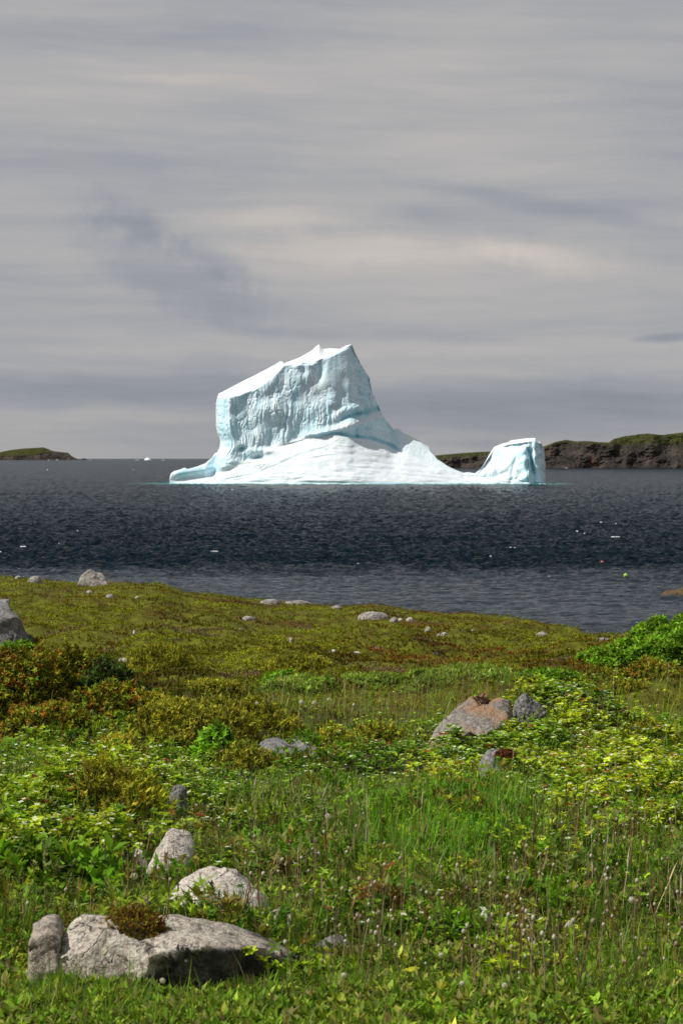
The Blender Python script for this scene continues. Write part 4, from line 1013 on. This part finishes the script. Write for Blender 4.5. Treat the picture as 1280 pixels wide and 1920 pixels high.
def build_shrubs():
    g = 'leafy shrubs at the right edge of the headland'
    for i, a in enumerate([(1272, 1252, 150, 68, 'leaf', 'tall bright green leafy shrub cut by the right picture edge'), (1195, 1250, 140, 42, 'leaf', 'bright green leafy shrub left of the tall one at the right edge'),
              (1130, 1246, 80, 24, 'leaf', 'low leafy shrub at the left end of the right hand thicket'), (1240, 1225, 120, 40, 'leaf', 'leafy shrub at the back of the right hand thicket'),
              (1345, 1250, 190, 78, 'leaf', 'leafy shrub mostly beyond the right picture edge')]):
        shrub(*a, 300+i, name='leafy_shrub', group=g, dens=1.1, dy=.9)
    for i, a in enumerate([(1225, 1272, 120, 30, 'rust', 'reddish low heath shrub in front of the right hand thicket'), (1165, 1300, 90, 18, 'jun', 'low olive shrub left below the right hand thicket')]):
        shrub(*a, 320+i, dens=1.0)
    g = 'rusty heath shrubs on the left bank'
    for i, a in enumerate([(30, 1330, 190, 92, 'rust', 'rusty orange heath shrub at the left picture edge'), (150, 1305, 150, 78, 'rust', 'rust tipped heath shrub in front of the grey outcrop'), (60, 1395, 200, 60, 'rust', 'broad red brown heath shrub low on the left bank'),
              (190, 1370, 160, 62, 'rust', 'orange green heath shrub beside the dark twiggy bush'), (-70, 1370, 150, 110, 'rust', 'heath shrub just beyond the left picture edge')]):
        shrub(*a, 340+i, name='heath_shrub', group=g, dens=1.1, twigs=14)
    shrub(205, 1322, 120, 72, 'dark', 'dark green bush with bare grey twigs on the left bank', 350, name='bush', cat='bush', twigs=46)
    shrub(262, 1322, 80, 34, 'dark', 'small dark bush thick with dead twigs right of the bigger one', 351, name='bush', cat='bush', twigs=60, dens=.6)
    for i, a in enumerate([(18, 1245, 50, 36, 'leaf', 'small bright green seedling bush below the grey outcrop at left'), (46, 1226, 34, 20, 'leaf', 'tiny bright green bush at the foot of the grey outcrop'), (180, 1346, 44, 44, 'leaf', 'fresh green sprig bush among rusty shrubs')]):
        shrub(*a, 355+i, name='bush', cat='bush')
    g = 'low juniper shrubs'
    for i, a in enumerate([(290, 1258, 110, 40, 'jun', 'juniper hummock alone on the left heath'), (400, 1300, 120, 18, 'jun', 'flat olive juniper at the lower edge of the heath'), (560, 1262, 150, 20, 'jun', 'wide flat juniper mat in the central heath'),
              (330, 1395, 190, 58, 'jun', 'large rounded juniper with yellow tips in mid left'), (425, 1405, 120, 62, 'jun', 'juniper mound right of the large rounded one'), (400, 1350, 170, 36, 'jun', 'low juniper behind the large rounded one'),
              (230, 1440, 150, 44, 'jun', 'juniper above the left patch of white flowers'), (215, 1562, 210, 100, 'jun', 'olive juniper hanging over the flowers at lower left'), (470, 1460, 130, 40, 'jun', 'juniper spray in front of the slanting slab'),
              (700, 1405, 110, 40, 'jun', 'neat dome of juniper left of the rust stained rock'), (620, 1398, 60, 26, 'jun', 'small juniper between slab and neat dome'), (30, 1690, 110, 60, 'jun', 'juniper spray at the left picture edge above the rocks'),
              (500, 1362, 150, 34, 'jun', 'broad olive juniper left of the dandelion clocks'), (280, 1345, 120, 44, 'jun', 'juniper between rusty shrubs and the mounds'), (120, 1475, 110, 26, 'jun', 'flat juniper inside the left flower patch'), (1230, 1395, 90, 24, 'jun', 'brownish juniper at the right edge of the flowered mound')]):
        shrub(*a, 370+i, name='juniper_shrub', group=g, dens=1.15)
    for i, a in enumerate([(60, 1690, 190, 84, 'leaf', 'dense broad leaved bush at the left edge above the rocks'), (165, 1692, 130, 84, 'leaf', 'leafy bush with dark hollows left of the small cream rock'), (20, 1600, 150, 60, 'leaf', 'leafy bush in the flowers at the left edge'), (205, 1668, 110, 50, 'dark', 'dark hollow bush under the olive juniper')]):
        shrub(*a, 430+i, name='bush', cat='bush', dens=.8)
    g = 'green willow sprigs in mid picture'
    for i, a in enumerate([(405, 1440, 70, 66, 'leaf', 'fresh green upright bush in front of the juniper mounds'), (560, 1300, 130, 22, 'willow', 'pale green willow bush behind the dandelion clocks'), (700, 1290, 110, 15, 'willow', 'low green bush in the band below the heath'),
              (880, 1276, 230, 26, 'willow', 'green bush behind the tall dry stalks right of centre'), (520, 1285, 60, 20, 'leaf', 'small bright bush left of the willow'), (800, 1296, 100, 16, 'willow', 'pale willow bush left of the reddish stalks'), (1020, 1285, 130, 18, 'leaf', 'low green bush above the flowered mound')]):
        shrub(*a, 400+i, name='bush', cat='bush', group=g)
    r = [o for o in sc.objects if o.name.startswith('outcrop_boulder')][0]
    Yr = gY0(300, 1850)
    def on_rock(px, py, wpx, hpx, kind, label, seed, Y, nm='moss_clump'):
        """moss cushion resting on a rock"""
        rg = np.random.default_rng(seed); c = unp(px, py, Y); k = Y/F; w, h = wpx*k/2, hpx*k
        pal = {'m': ((.17, .12, .016), [(.22, .19, .02), (.16, .06, .02)]), 'r': ((.20, .06, .035), [(.13, .07, .03)]), 'o': ((.30, .15, .035), [(.22, .17, .03), (.36, .20, .06), (.14, .13, .02)])}[kind]
        N = 1500; th = rg.uniform(0, 6.28, N); ph = np.arccos(1-rg.random(N)); nr = np.stack([np.cos(th)*np.sin(ph), np.sin(th)*np.sin(ph), np.cos(ph)], -1)
        L = nr*(1+.4*fbm(nr[:, 0]*3, nr[:, 1]*3, nr[:, 2]*3, seed=seed, oct=3))[:, None]*(1-.3*rg.random(N)[:, None]**2)*np.array([w, w*.6, h])
        cl = Cloud(); put(cl, SPR, L, np.full(N, max(.016, k*4)), tints(N, pal[0], .3, pal[1], .5, rg), .3, rg, normal=nr+np.array([0, 0, .4]))
        o = cl.build(nm, M['moss']); o.location = c; tag(o, label, 'moss'); return o
    on_rock(250, 1752, 120, 42, 'm', 'olive and rust moss clump growing on the big grey outcrop', 500, Yr+.10)
    Y9 = gY0(925, 1468)
    on_rock(946, 1420, 32, 12, 'r', 'dark red moss on top of the upright grey pointed rock', 501, Y9+.1)
    Ym = gY0(870, 1420)
    on_rock(858, 1402, 22, 26, 'm', 'green moss wedge in the crack of the rust stained rock', 502, Ym-.03)
    p = gp(705, 1725); on_rock(705, 1722, 100, 58, 'o', 'orange moss mound in the grass right of the pale boulder', 503, p[1], 'moss_mound')
build_shrubs()

# ------------------------------------------------------------------ ground cover (stuff)
def build_heath():
    cl = Cloud(); X, Y = sample(120000, 15, 63, 1.25)
    z, px, py = zones(X, Y); keep = ((z == 'heath') | (z == 'rustz') | (RNG.random(len(X)) < .15)); X, Y, py, px, z = X[keep], Y[keep], py[keep], px[keep], z[keep]
    P = ground_pts(X, Y); ok = rock_free(P) & (P[:, 2] > .6); P = P[ok]; X, Y, px, z = X[ok], Y[ok], px[ok], z[ok]
    n1 = fbm(X/3.2, Y/5.5, oct=4, seed=91); n2 = fbm(X/1.1+4, Y/1.6, oct=4, seed=92); n3 = fbm(X/6+8, Y/8, oct=3, seed=93)
    N = len(X); T = np.tile(np.array((.165, .175, .010)), (N, 1))
    T[n1 > .12] = (.21, .25, .014); T[(n1 < -.22)] = (.17, .125, .012); T[(n2 > .26)] = (.22, .26, .016); T[(n2 < -.42)] = (.20, .145, .09); T[(n3 < -.42) & (n2 < -.12)] = (.20, .10, .02)
    lf = (px < 300) & (n1 > -.05); T[lf] = T[lf]*np.array((1.35, 1.5, 1.2))
    rz_ = z == 'rustz'; T[rz_] = tints(int(rz_.sum()), (.20, .12, .02), .2, [RUST, (.14, .18, .02)], .6)
    T = T*1.02*np.array((1.04, .95, 1.0))*np.exp(RNG.normal(0, .2, (N, 1)))*np.exp(.9*fbm(X/1.6, Y/2.6, oct=3, seed=97))[:, None]*np.interp(Y, [24, 34], [.70, .88])[:, None]
    # bare litter gaps between mats
    gaps = (fbm(X/.5, Y/.7, oct=3, seed=95) > -.42); P, T, Y = P[gaps], T[gaps], Y[gaps]
    s = np.maximum(.055, Y/F*1.875*1.9)*RNG.uniform(.6, 1.4, len(P))
    put(cl, SPL, P, s, T, .5)
    tag(cl.build('heath_ground_cover', M['heath']), 'olive and rust coloured crowberry heath carpeting the headland', 'heath', kind='stuff')
build_heath()
def build_bunch():
    cl = Cloud(); X, Y = sample(120000, 6, 26, 1.9)
    pe = RNG.uniform(820, 1330, 22000); Ye = RNG.uniform(13, 19, 22000); X, Y = np.concatenate([X, (pe-640)/F*Ye]), np.concatenate([Y, Ye])
    z, px, py = zones(X, Y); keep = (z == 'bunch') | ((z == 'mix') & (RNG.random(len(X)) < .03+.35*(fbm(X/.6, Y/.6, oct=2, seed=131) > .3))) | ((z == 'jun') & (RNG.random(len(X)) < .18)) | ((z == 'mead') & (RNG.random(len(X)) < .08))
    X, Y, z, px = X[keep], Y[keep], z[keep], px[keep]
    P = ground_pts(X, Y); ok = rock_free(P); P, X, Y, z, px = P[ok], X[ok], Y[ok], z[ok], px[ok]
    N = len(P); hum = fbm(X/.45, Y/.6, oct=3, seed=101)
    gp_ = (hum < -.22) & (RNG.random(N) < .8); P, X, Y, z, px, hum = P[~gp_], X[~gp_], Y[~gp_], z[~gp_], px[~gp_], hum[~gp_]; N = len(P)
    P[:, 2] += .01+.24*np.clip(hum+.35, 0, 1)**1.3*RNG.uniform(.35, 1.05, N)-np.where(z != 'bunch', .03, 0)
    n1 = fbm(X/.8, Y/1.1, oct=3, seed=103)
    T = tints(N, G_BUNCH, .22, [G_BUNCH2, (.19, .26, .03), (.06, .12, .014)], .5)
    T[n1 < -.1] *= np.array((.55, .72, .75)); T[n1 > .2] *= np.array((1.2, 1.12, 1.0))
    T[RNG.random(N) < .03] = (.22, .07, .03)
    far = px > 760; T *= np.array((1.08, 1.04, 1.0)); T[far] *= np.array((1.3, 1.18, 1.0))  # right-hand mound tinted brighter and yellower: sunlight put into the leaf colour
    s = np.maximum(.026, Y/F*1.875*1.85)*RNG.uniform(.6, 1.35, N)
    fl = (RNG.random(N) < np.where(z == 'bunch', np.where(px > 780, .30, .22), .04)) & (hum > -.25)
    put(cl, BUN, P[~fl], s[~fl], T[~fl], .65)
    put(cl, BUNF, P[fl]+np.array([0, 0, .02]), s[fl]*1.3, T[fl], .4)
    tag(cl.build('bunchberry_ground_cover', M['leaf']), 'bright green bunchberry leaves dotted with small white flowers', 'ground cover', kind='stuff')
build_bunch()
def build_grass():
    cl = Cloud()
    X, Y = sample(270000, 4.3, 30, 1.85); z, px, py = zones(X, Y); N0 = len(X); u = RNG.random(N0)
    prob = {'lush': 1.0, 'mix': .85, 'mead': .85, 'bunch': .10, 'jun': .06, 'rustz': .08, 'heath': .05, 'lawn': .7}
    pr = np.vectorize(prob.get)(z).astype(float)
    pr = pr*np.where(z == 'mix', np.clip(.55+1.9*fbm(X/.4, Y/.5, oct=3, seed=111), .04, 1.3), 1)
    k = u < pr; X, Y, z, px, py = X[k], Y[k], z[k], px[k], py[k]
    P = ground_pts(X, Y); ok = rock_free(P); P, X, Y, z, px, py = P[ok], X[ok], Y[ok], z[ok], px[ok], py[ok]; N = len(P)
    H = {'lush': .17, 'mix': .125, 'mead': .24, 'bunch': .20, 'jun': .2, 'rustz': .2, 'heath': .12, 'lawn': .07}
    h = np.vectorize(H.get)(z)*RNG.uniform(.35, 1.35, N)*(1+.8*fbm(X/.35, Y/.45, oct=3, seed=112))
    h = np.where((z == 'mead') & (px < 800), h*.7, h); h = np.where((z == 'lawn') & (RNG.random(N) < .06), h*1.8, h)
    w = np.maximum(.0042, Y/F*1.875*.42)*RNG.uniform(.7, 1.4, N)
    T = tints(N, G_GRASS, .26, [G_GRASS2, (.06, .12, .02), (.11, .16, .05)], .5)
    n = fbm(X/.7, Y/.9, oct=3, seed=113)
    T[z == 'mead'] *= 1.35; T[z == 'lush'] *= np.array((1.05, 1.35, 1.0)); T[n > .2] *= np.array((1.25, 1.1, 1.1))
    d = RNG.random(N) < np.select([z == 'mead', z == 'mix', z == 'lawn', z == 'lush'], [.20, .20, .10, .06], .08)
    T[d] = tints(int(d.sum()), STRAW, .3, [TAN, (.16, .12, .05)], .5)
    rd = (z == 'mead') & (fbm(X/1.2, Y/2, oct=2, seed=114) > .1) & (RNG.random(N) < .35); T[rd] = tints(int(rd.sum()), (.22, .11, .05), .25)
    kk = RNG.integers(0, 4, N); yaw = RNG.uniform(0, 6.28, N)
    for i in range(4):
        m = kk == i; cl.add(BL[i], P[m]-np.array([0, 0, .008]), yaw[m], np.stack([w[m], h[m]*.6, h[m]], -1), T[m], tilt=RNG.normal(0, .38, m.sum()))
    tag(cl.build('grass', M['grass']), 'green meadow grass mixed with dry straw blades', 'grass', kind='stuff')
build_grass()
def build_herbs():
    """low broad leaves of the lawn and of the meadow floor"""
    cl = Cloud(); X, Y = sample(110000, 4.3, 16, 1.95); z, px, py = zones(X, Y)
    pr = np.vectorize({'lush': .12, 'mix': .5, 'mead': .2, 'bunch': .0, 'jun': .05, 'rustz': .05, 'heath': .0, 'lawn': .75}.get)(z).astype(float)
    k = RNG.random(len(X)) < pr; X, Y, z = X[k], Y[k], z[k]
    P = ground_pts(X, Y); ok = rock_free(P); P, X, Y, z = P[ok], X[ok], Y[ok], z[ok]; N = len(P)
    s = np.where(z == 'lawn', .026, .026)*RNG.uniform(.5, 1.7, N)
    T = tints(N, (.15, .25, .018), .32, [(.24, .33, .03), (.09, .16, .012), (.30, .34, .05), (.17, .15, .05)], .6)
    P[:, 2] += RNG.uniform(0, .03, N)
    m = z == 'lawn'
    put(cl, CLM+CLW, P, s, T, .3)
    tu = RNG.uniform(0, 1, 330); cx = RNG.uniform(-200, 1480, 330); cy = gYv = np.exp(RNG.uniform(math.log(6.6), math.log(16), 330))
    for i in range(330):
        n_ = int(RNG.integers(14, 46)); r_ = RNG.uniform(.05, .17); X_ = (cx[i]-640)/F*cy[i]+RNG.normal(0, r_, n_); Y_ = cy[i]+RNG.normal(0, r_, n_)
        Q = ground_pts(X_, Y_); Q = Q[rock_free(Q)]; n_ = len(Q)
        if n_ < 3: continue
        Q[:, 2] += RNG.uniform(.02, .13, n_)*RNG.uniform(.5, 1.2); b_ = [(.13, .27, .014), (.08, .17, .012), (.22, .32, .02), (.16, .20, .05), (.20, .17, .03)][int(RNG.integers(0, 5))]
        put(cl, CLW if i % 2 else SPL, Q, RNG.uniform(.03, .055, n_), tints(n_, b_, .22), .5)
    tag(cl.build('meadow_herbs', M['leaf']), 'small broad leaved herbs covering the ground under the grass', 'herbs', kind='stuff')
    # dead litter
    cl = Cloud(); X, Y = sample(16000, 4.2, 14, 1.7); z, px, py = zones(X, Y); k = (z == 'mix') | (z == 'lawn'); X, Y = X[k], Y[k]
    P = ground_pts(X, Y); ok = rock_free(P); P, Y = P[ok], Y[ok]; N = len(P)
    cl.add(blade_t(2, .3, 1.0), P+np.array([0, 0, .012]), RNG.uniform(0, 6.28, N), np.stack([np.full(N, .0035), RNG.uniform(.03, .1, N), RNG.uniform(.03, .12, N)], -1), tints(N, (.22, .165, .09), .35, [(.10, .07, .045)], .4), tilt=RNG.uniform(1.1, 1.6, N))
    tag(cl.build('dead_grass_litter', M['dry']), 'brown dead grass litter lying on the soil', 'litter', kind='stuff')
build_herbs()

# ------------------------------------------------------------------ stalks and dandelions
def tube(path, rad, sides=5):
    V = []; F_ = []; n = len(path)
    for i, (p, r) in enumerate(zip(path, rad)):
        for j in range(sides):
            a = 2*math.pi*j/sides; V.append((p[0]+r*math.cos(a), p[1]+r*math.sin(a), p[2]))
    for i in range(n-1):
        for j in range(sides):
            a = i*sides+j; b = i*sides+(j+1) % sides; F_ += [(a, b, b+sides), (a, b+sides, a+sides)]
    return np.array(V, float), np.array(F_)
def ball(r, c, sq=1., seed=0, nu=8, nv=6):
    V = []; F_ = []; rr = random.Random(seed)
    for i in range(nv+1):
        for j in range(nu):
            t = math.pi*i/nv; a = 2*math.pi*j/nu; q = r*rr.uniform(.9, 1.1)
            V.append((c[0]+q*math.sin(t)*math.cos(a), c[1]+q*math.sin(t)*math.sin(a), c[2]+q*sq*math.cos(t)))
    for i in range(nv):
        for j in range(nu):
            a = i*nu+j; b = i*nu+(j+1) % nu; F_ += [(a, b, b+nu), (a, b+nu, a+nu)]
    return np.array(V, float), np.array(F_)
def me_from(name, T, col, mat):
    o = mesh_np(name, T[0], T[1], M[mat], None, np.tile(np.array(col, float), (len(T[0]), 1)), smooth=True); return o
def dandelion_proto(i, fluffy):
    """stem 1 m in its own space scaled later; returns (stem mesh, head mesh)"""
    r = random.Random(i); h = r.uniform(.16, .24); bx, by = r.uniform(-.05, .05), r.uniform(-.03, .03)
    path = [(bx*(t/6)**2, by*(t/6)**2, h*t/6) for t in range(7)]
    stem = tube(path, [.0022*(1-.25*t/6) for t in range(7)])
    tip = path[-1]
    if fluffy:
        rg = np.random.default_rng(i); N = 230; Ts = [ball(.006, tip, 1, i, 6, 4)]
        dirs = rg.normal(size=(N, 3)); dirs /= np.linalg.norm(dirs, axis=1, keepdims=True); V = []; Fc = []
        for d in dirs:
            u = np.cross(d, [0, 0, 1.01]); u /= np.linalg.norm(u); w = np.cross(d, u); q = rg.uniform(.0165, .021); e = np.array(tip)+d*q; k = len(V); a = rg.uniform(0, 3)
            p1 = u*math.cos(a)+w*math.sin(a); p2 = -u*math.sin(a)+w*math.cos(a)
            V += [tuple(e+p1*.004), tuple(e+p2*.004), tuple(e-p1*.004), tuple(e-p2*.004), tuple(np.array(tip)+d*.005+p1*.0004), tuple(np.array(tip)+d*.005-p1*.0004), tuple(e)]
            Fc += [(k, k+1, k+2), (k, k+2, k+3), (k+4, k+5, k+6)]
        Ts.append((np.array(V), np.array(Fc))); head = join(Ts)[:2]
    else:
        head = ball(.006, (tip[0], tip[1], tip[2]+.003), 1.3, i)
    return stem, head
def plant_copy(src_root, loc, rz, s, label):
    r = src_root.copy(); link(r); r.location = loc; r.rotation_euler = (0, 0, rz); r.scale = (s, s, s); r['label'] = label
    for ch in list(src_root.children):
        c = ch.copy(); link(c); c.parent = r
    return r
def build_dandelions():
    spots = [(327, 1640, 1.0, 'dandelion clock in front of the tilted cream rock', 68), (262, 1705, 1.0, 'dandelion clock left below the tilted cream rock', 58), (628, 1600, 1.0, 'lone dandelion clock on a tall stem above the middle grass', 70),
             (1190, 1760, 1.0, 'big dandelion clock near the right picture edge', 72), (1055, 1800, .7, 'small dandelion clock low in the right grass', 68), (631, 1895, 1.15, 'large blurred dandelion clock right of the outcrop at the bottom', 66),
             (865, 1905, .9, 'dandelion clock at the bottom, left one of a close pair', 58), (957, 1900, .9, 'dandelion clock at the bottom, right one of a close pair', 50), (318, 1900, .9, 'dandelion clock against the dark face of the outcrop', 62), (823, 1850, .8, 'pale dandelion clock in the lower centre grass', 60),
             (583, 1362, 1.1, 'far dandelion clock left of centre in the meadow', 40), (613, 1355, 1.2, 'far dandelion clock standing tallest in the meadow', 42), (486, 1360, 1.0, 'far dandelion clock beside the willow bush', 40), (565, 1358, .9, 'small far dandelion clock in the meadow', 42),
             (660, 1365, 1.0, 'far dandelion clock at the right of the meadow group', 42), (905, 1650, .6, 'little dandelion clock at the foot of the lush grass', 50)]
    protos = []
    for i in range(3):
        st, hd = dandelion_proto(i, True); root = empty('dandelion'); me_s = me_from('stem', st, (.20, .16, .07), 'dry'); me_h = me_from('seed_head', hd, (.62, .60, .54), 'puff')
        me_s.parent = root; me_h.parent = root; protos.append((root, max(v.co.z for v in me_s.data.vertices)))
    used = set()
    for j, (px, py, s, lb, hpx) in enumerate(spots):
        pr, h = protos[j % 3]; p = gp(px, py); k = p[1]/F; ss = hpx*k/h
        if j < 3: r = pr; r.location = p; r.rotation_euler = (0, 0, j*2.1); r.scale = (ss, ss, ss); r['label'] = lb
        else: r = plant_copy(pr, p, j*1.3, ss, lb)
        # keep the clock at its real size whatever the stem's length
        tag(r, None, 'flower', 'dandelion clocks in the meadow')
    # spent stalks with a bud on top
    protos = []
    lbs = 'thin brown stalk with a small pale bud among many alike in the meadow grass'
    for i in range(5):
        st, hd = dandelion_proto(10+i, False); root = empty('dry_stalk'); a = me_from('stem', st, [(.26, .17, .09), (.17, .09, .05), (.30, .24, .13), (.13, .12, .05), (.22, .15, .08)][i], 'dry'); b = me_from('bud', hd, [(.42, .38, .28), (.30, .24, .16), (.5, .46, .36), (.16, .12, .07), (.42, .36, .22)][i], 'dry')
        a.parent = root; b.parent = root; protos.append(root)
        tag(root, lbs, 'stalk', 'thin brown stalks with buds in the meadow')
    rg = np.random.default_rng(5); n = 0; tries = 0; used = [False]*5
    while n < 290 and tries < 9000:
        tries += 1; px = rg.uniform(-20, 1300); py = 1560+rg.random()**.8*340
        if px < 390 and py < 1760 and not (230 < px < 300 and py > 1640): continue
        if px < 600 and py > 1740 and rg.random() < .85: continue
        if 640 < px < 960 and py < 1680 and rg.random() < .75: continue
        p = gp(px, py)
        if not rock_free(p[None])[0]: continue
        i = n % 5; s = rg.uniform(.55, 1.15); rz = rg.uniform(0, 6.28)
        if not used[i]: r = protos[i]; used[i] = True; r.location = p; r.rotation_euler = (0, 0, rz); r.scale = (s, s, s)
        else: r = plant_copy(protos[i], p, rz, s, lbs)
        r.rotation_euler = (rg.normal(0, .17), rg.normal(0, .17), rz); n += 1
        look = ['tan stalk with a cream bud', 'dark brown stalk with a brown bud', 'straw coloured stalk with a pale bud', 'greenish stalk with a dark bud', 'brown stalk with a beige bud'][i]
        col_ = 'left of the pale boulders' if px < 300 else 'just right of the pale boulders' if px < 560 else 'around the orange moss mound' if px < 800 else 'near the upright white stone' if px < 1050 else 'by the right picture edge'
        row_ = 'high up,' if py < 1660 else 'mid height,' if py < 1760 else 'lowest,'
        r['label'] = f'{look}, {row_} {col_}'
    # taller dry grass with seed spikes beyond: too many to count
    cl = Cloud(); X, Y = sample(11000, 5, 28, 1.6); z, px, py = zones(X, Y)
    k = ((z == 'mead') & (RNG.random(len(X)) < .9)) | ((z == 'mix') & (RNG.random(len(X)) < .55)) | ((z == 'bunch') & (RNG.random(len(X)) < .04)); X, Y, z = X[k], Y[k], z[k]
    P = ground_pts(X, Y); ok = rock_free(P); P, Y, z, X = P[ok], Y[ok], z[ok], X[ok]; N = len(P)
    h = np.where(z == 'mead', .34, .24)*RNG.uniform(.6, 1.3, N); w = np.maximum(.003, Y/F*1.875*.35)
    T = tints(N, (.26, .20, .11), .25, [(.26, .13, .06), (.16, .14, .06), (.40, .34, .22)], .6)
    yaw = RNG.uniform(0, 6.28, N); tl = RNG.normal(0, .26, N)
    cl.add(blade_t(3, .3, 1.0), P, yaw, np.stack([w, h*.4, h], -1), T, tilt=tl)
    sp = RNG.random(N) < .5                       # seed spike: a fatter blade on the top third
    V, F_ = blade_t(2, .2, 1.0); V = V*np.array([2.6, .4, .28])+np.array([0, .3*.45, .68])
    cl.add((V, F_), P[sp], yaw[sp], np.stack([w, h*.4, h], -1)[sp], T[sp]*.85, tilt=tl[sp])
    tag(cl.build('dry_grass', M['dry']), 'standing dry grass stems with seed spikes', 'grass', kind='stuff')
build_dandelions()

# ------------------------------------------------------------------ small things at sea
def build_sea_things():
    # whitecaps too many and too brief to count
    rg = np.random.default_rng(3); Vs = []; Fs = []; n = 0
    px = rg.uniform(-300, 1580, 55); py = HY+6+rg.random(55)**.9*225
    spots = list(zip(px, py, rg.uniform(1.5, 5, 55)*np.clip((py-HY)/110, .35, 1.2)))
    spots += [(125, 1001, 20), (152, 1002, 13), (44, 1031, 11), (200, 998, 12), (402, 1038, 16), (494, 1042, 15), (248, 965, 7), (958, 1032, 16), (1153, 1012, 16), (640, 978, 9)]
    for (x, y, w) in spots:
        D = CAMZ/((y-HY)/F); k = D/F; X = (x-640)*k; hw = w*k/2; hh = k*1.5*rg.uniform(.5, 1.1)
        m = 9; zb = float(wave_z(np.array(X), np.array(D)))
        a = np.linspace(-1, 1, m); prof = np.sqrt(np.maximum(0, 1-a*a))*rg.uniform(.3, 1, m)
        V = np.concatenate([np.stack([X+a*hw, D+prof*0-hh, zb-.05+0*a], -1), np.stack([X+a*hw, D+0*a, zb+prof*hh], -1), np.stack([X+a*hw, D+hh*2+0*a, zb-.05+0*a], -1)])
        i = np.arange(m-1); Fs.append(np.concatenate([np.stack([i, i+1, i+m+1, i+m], -1), np.stack([i+m, i+m+1, i+2*m+1, i+2*m], -1)])+n); Vs.append(V); n += len(V)
    o = mesh_np('sea_foam', np.concatenate(Vs), np.concatenate(Fs), M['foam'], smooth=True); tag(o, 'white foam flecks of breaking wavelets on the dark sea', 'foam', kind='stuff')
    # growler on the horizon
    def berglet(px, wpx, hpx, D, label, seed):
        k = D/F; pts = []; rg = random.Random(seed)
        for i in range(9):
            a = 6.28*i/9; pts.append((wpx*k/2*math.cos(a), wpx*k/3*math.sin(a), -k)); pts.append((wpx*k*.36*math.cos(a)*rg.uniform(.4, 1), wpx*k*.25*math.sin(a), hpx*k*rg.uniform(.35, .7)))
        pts.append((wpx*k*.05, 0, hpx*k)); pts.append((-wpx*k*.2, 0, hpx*k*.8))
        me = voxel_shape([hull(pts)], wpx*k/22, 1); displace(me, hpx*k*.12, 3/(wpx*k), seed); me.materials.clear(); me.materials.append(M['berglet']); me.name = 'iceberg'
        o = link(bpy.data.objects.new('iceberg', me)); o.location = ((px-640)*k, D, 0); tag(o, label, 'iceberg')
    M['berglet'] = mat_plain('distant_ice', (.80, .86, .88), .7, .05, .08)
    berglet(277, 17, 5, 9000, 'tiny white iceberg far off on the horizon left of the great one', 4)
    # buoys
    def buoy(px, py, r, col, label):
        D = CAMZ/((py-HY)/F); p = unp(px, py, D); root = empty('buoy', (p[0], D, float(wave_z(np.array(p[0]), np.array(D)))))
        tag(root, label, 'buoy', 'net buoys afloat')
        T = ball(r, (0, 0, r*.4), .85, 1, 16, 10); m = mat_plain('buoy_'+label.split()[1], col, .4, 4, .1, .05)
        mesh_np('float', T[0], T[1], m, root, smooth=True)
        T = tube([(0, 0, r*1.1), (0, 0, r*1.5), (0, 0, r*1.55)], [r*.3, r*.26, .01], 10); mesh_np('lug', T[0], T[1], m, root, smooth=True)
    buoy(1172, 1084, .16, (.30, .55, .05), 'small yellow green buoy floating near the right shore')
    buoy(1128, 1060, .15, (.55, .10, .05), 'small red buoy floating beyond the green one')
    D = CAMZ/((1119-HY)/F); k = D/F
    p = (k*(1290-640), D, -.05)
    o = rock(1290, 1119, 126, 14, 'weed', 'low skerry covered in brown seaweed at the right edge of the water', 77, .5, loc=p, voxels=60, name='skerry', amp=.16, flat=.5)
    # surf specks at the foot of the far shores
    for (px, D_, w) in ((92, 8900, 5), (108, 8900, 6), (258, 8900, 9), (306, 8900, 5), (170, 8900, 4), (1060, 1635, 7), (1105, 1635, 5), (1215, 1630, 4)):
        k = D_/F; T = ball(1, (0, 0, 0), .4, px, 12, 8); V = T[0]*np.array([w*k/2, w*k*.3, k*1.6]); 
        o = mesh_np('breaker', V, T[1], M['foam'], smooth=True); o.location = ((px-640)*k, D_, 0)
        tag(o, {92: 'white breaker at the foot of the left point', 108: 'white breaker near the tip of the left point', 258: 'white breaker left of the tiny horizon iceberg', 306: 'white breaker right of the tiny horizon iceberg', 170: 'faint breaker just off the left point',
                1060: 'white breaker on the near end of the right headland', 1105: 'white breaker below the dark cove of the right headland', 1215: 'white breaker below the rusty cliff of the right headland'}[px], 'wave', 'breakers along the far shores')
M['weed'] = mat_plain('brown_seaweed', (.075, .045, .012), .8, 3, .5, 1.0, .2)
build_sea_things()
print('objects', len(sc.objects), 'verts', sum(len(m.vertices) for m in bpy.data.meshes))
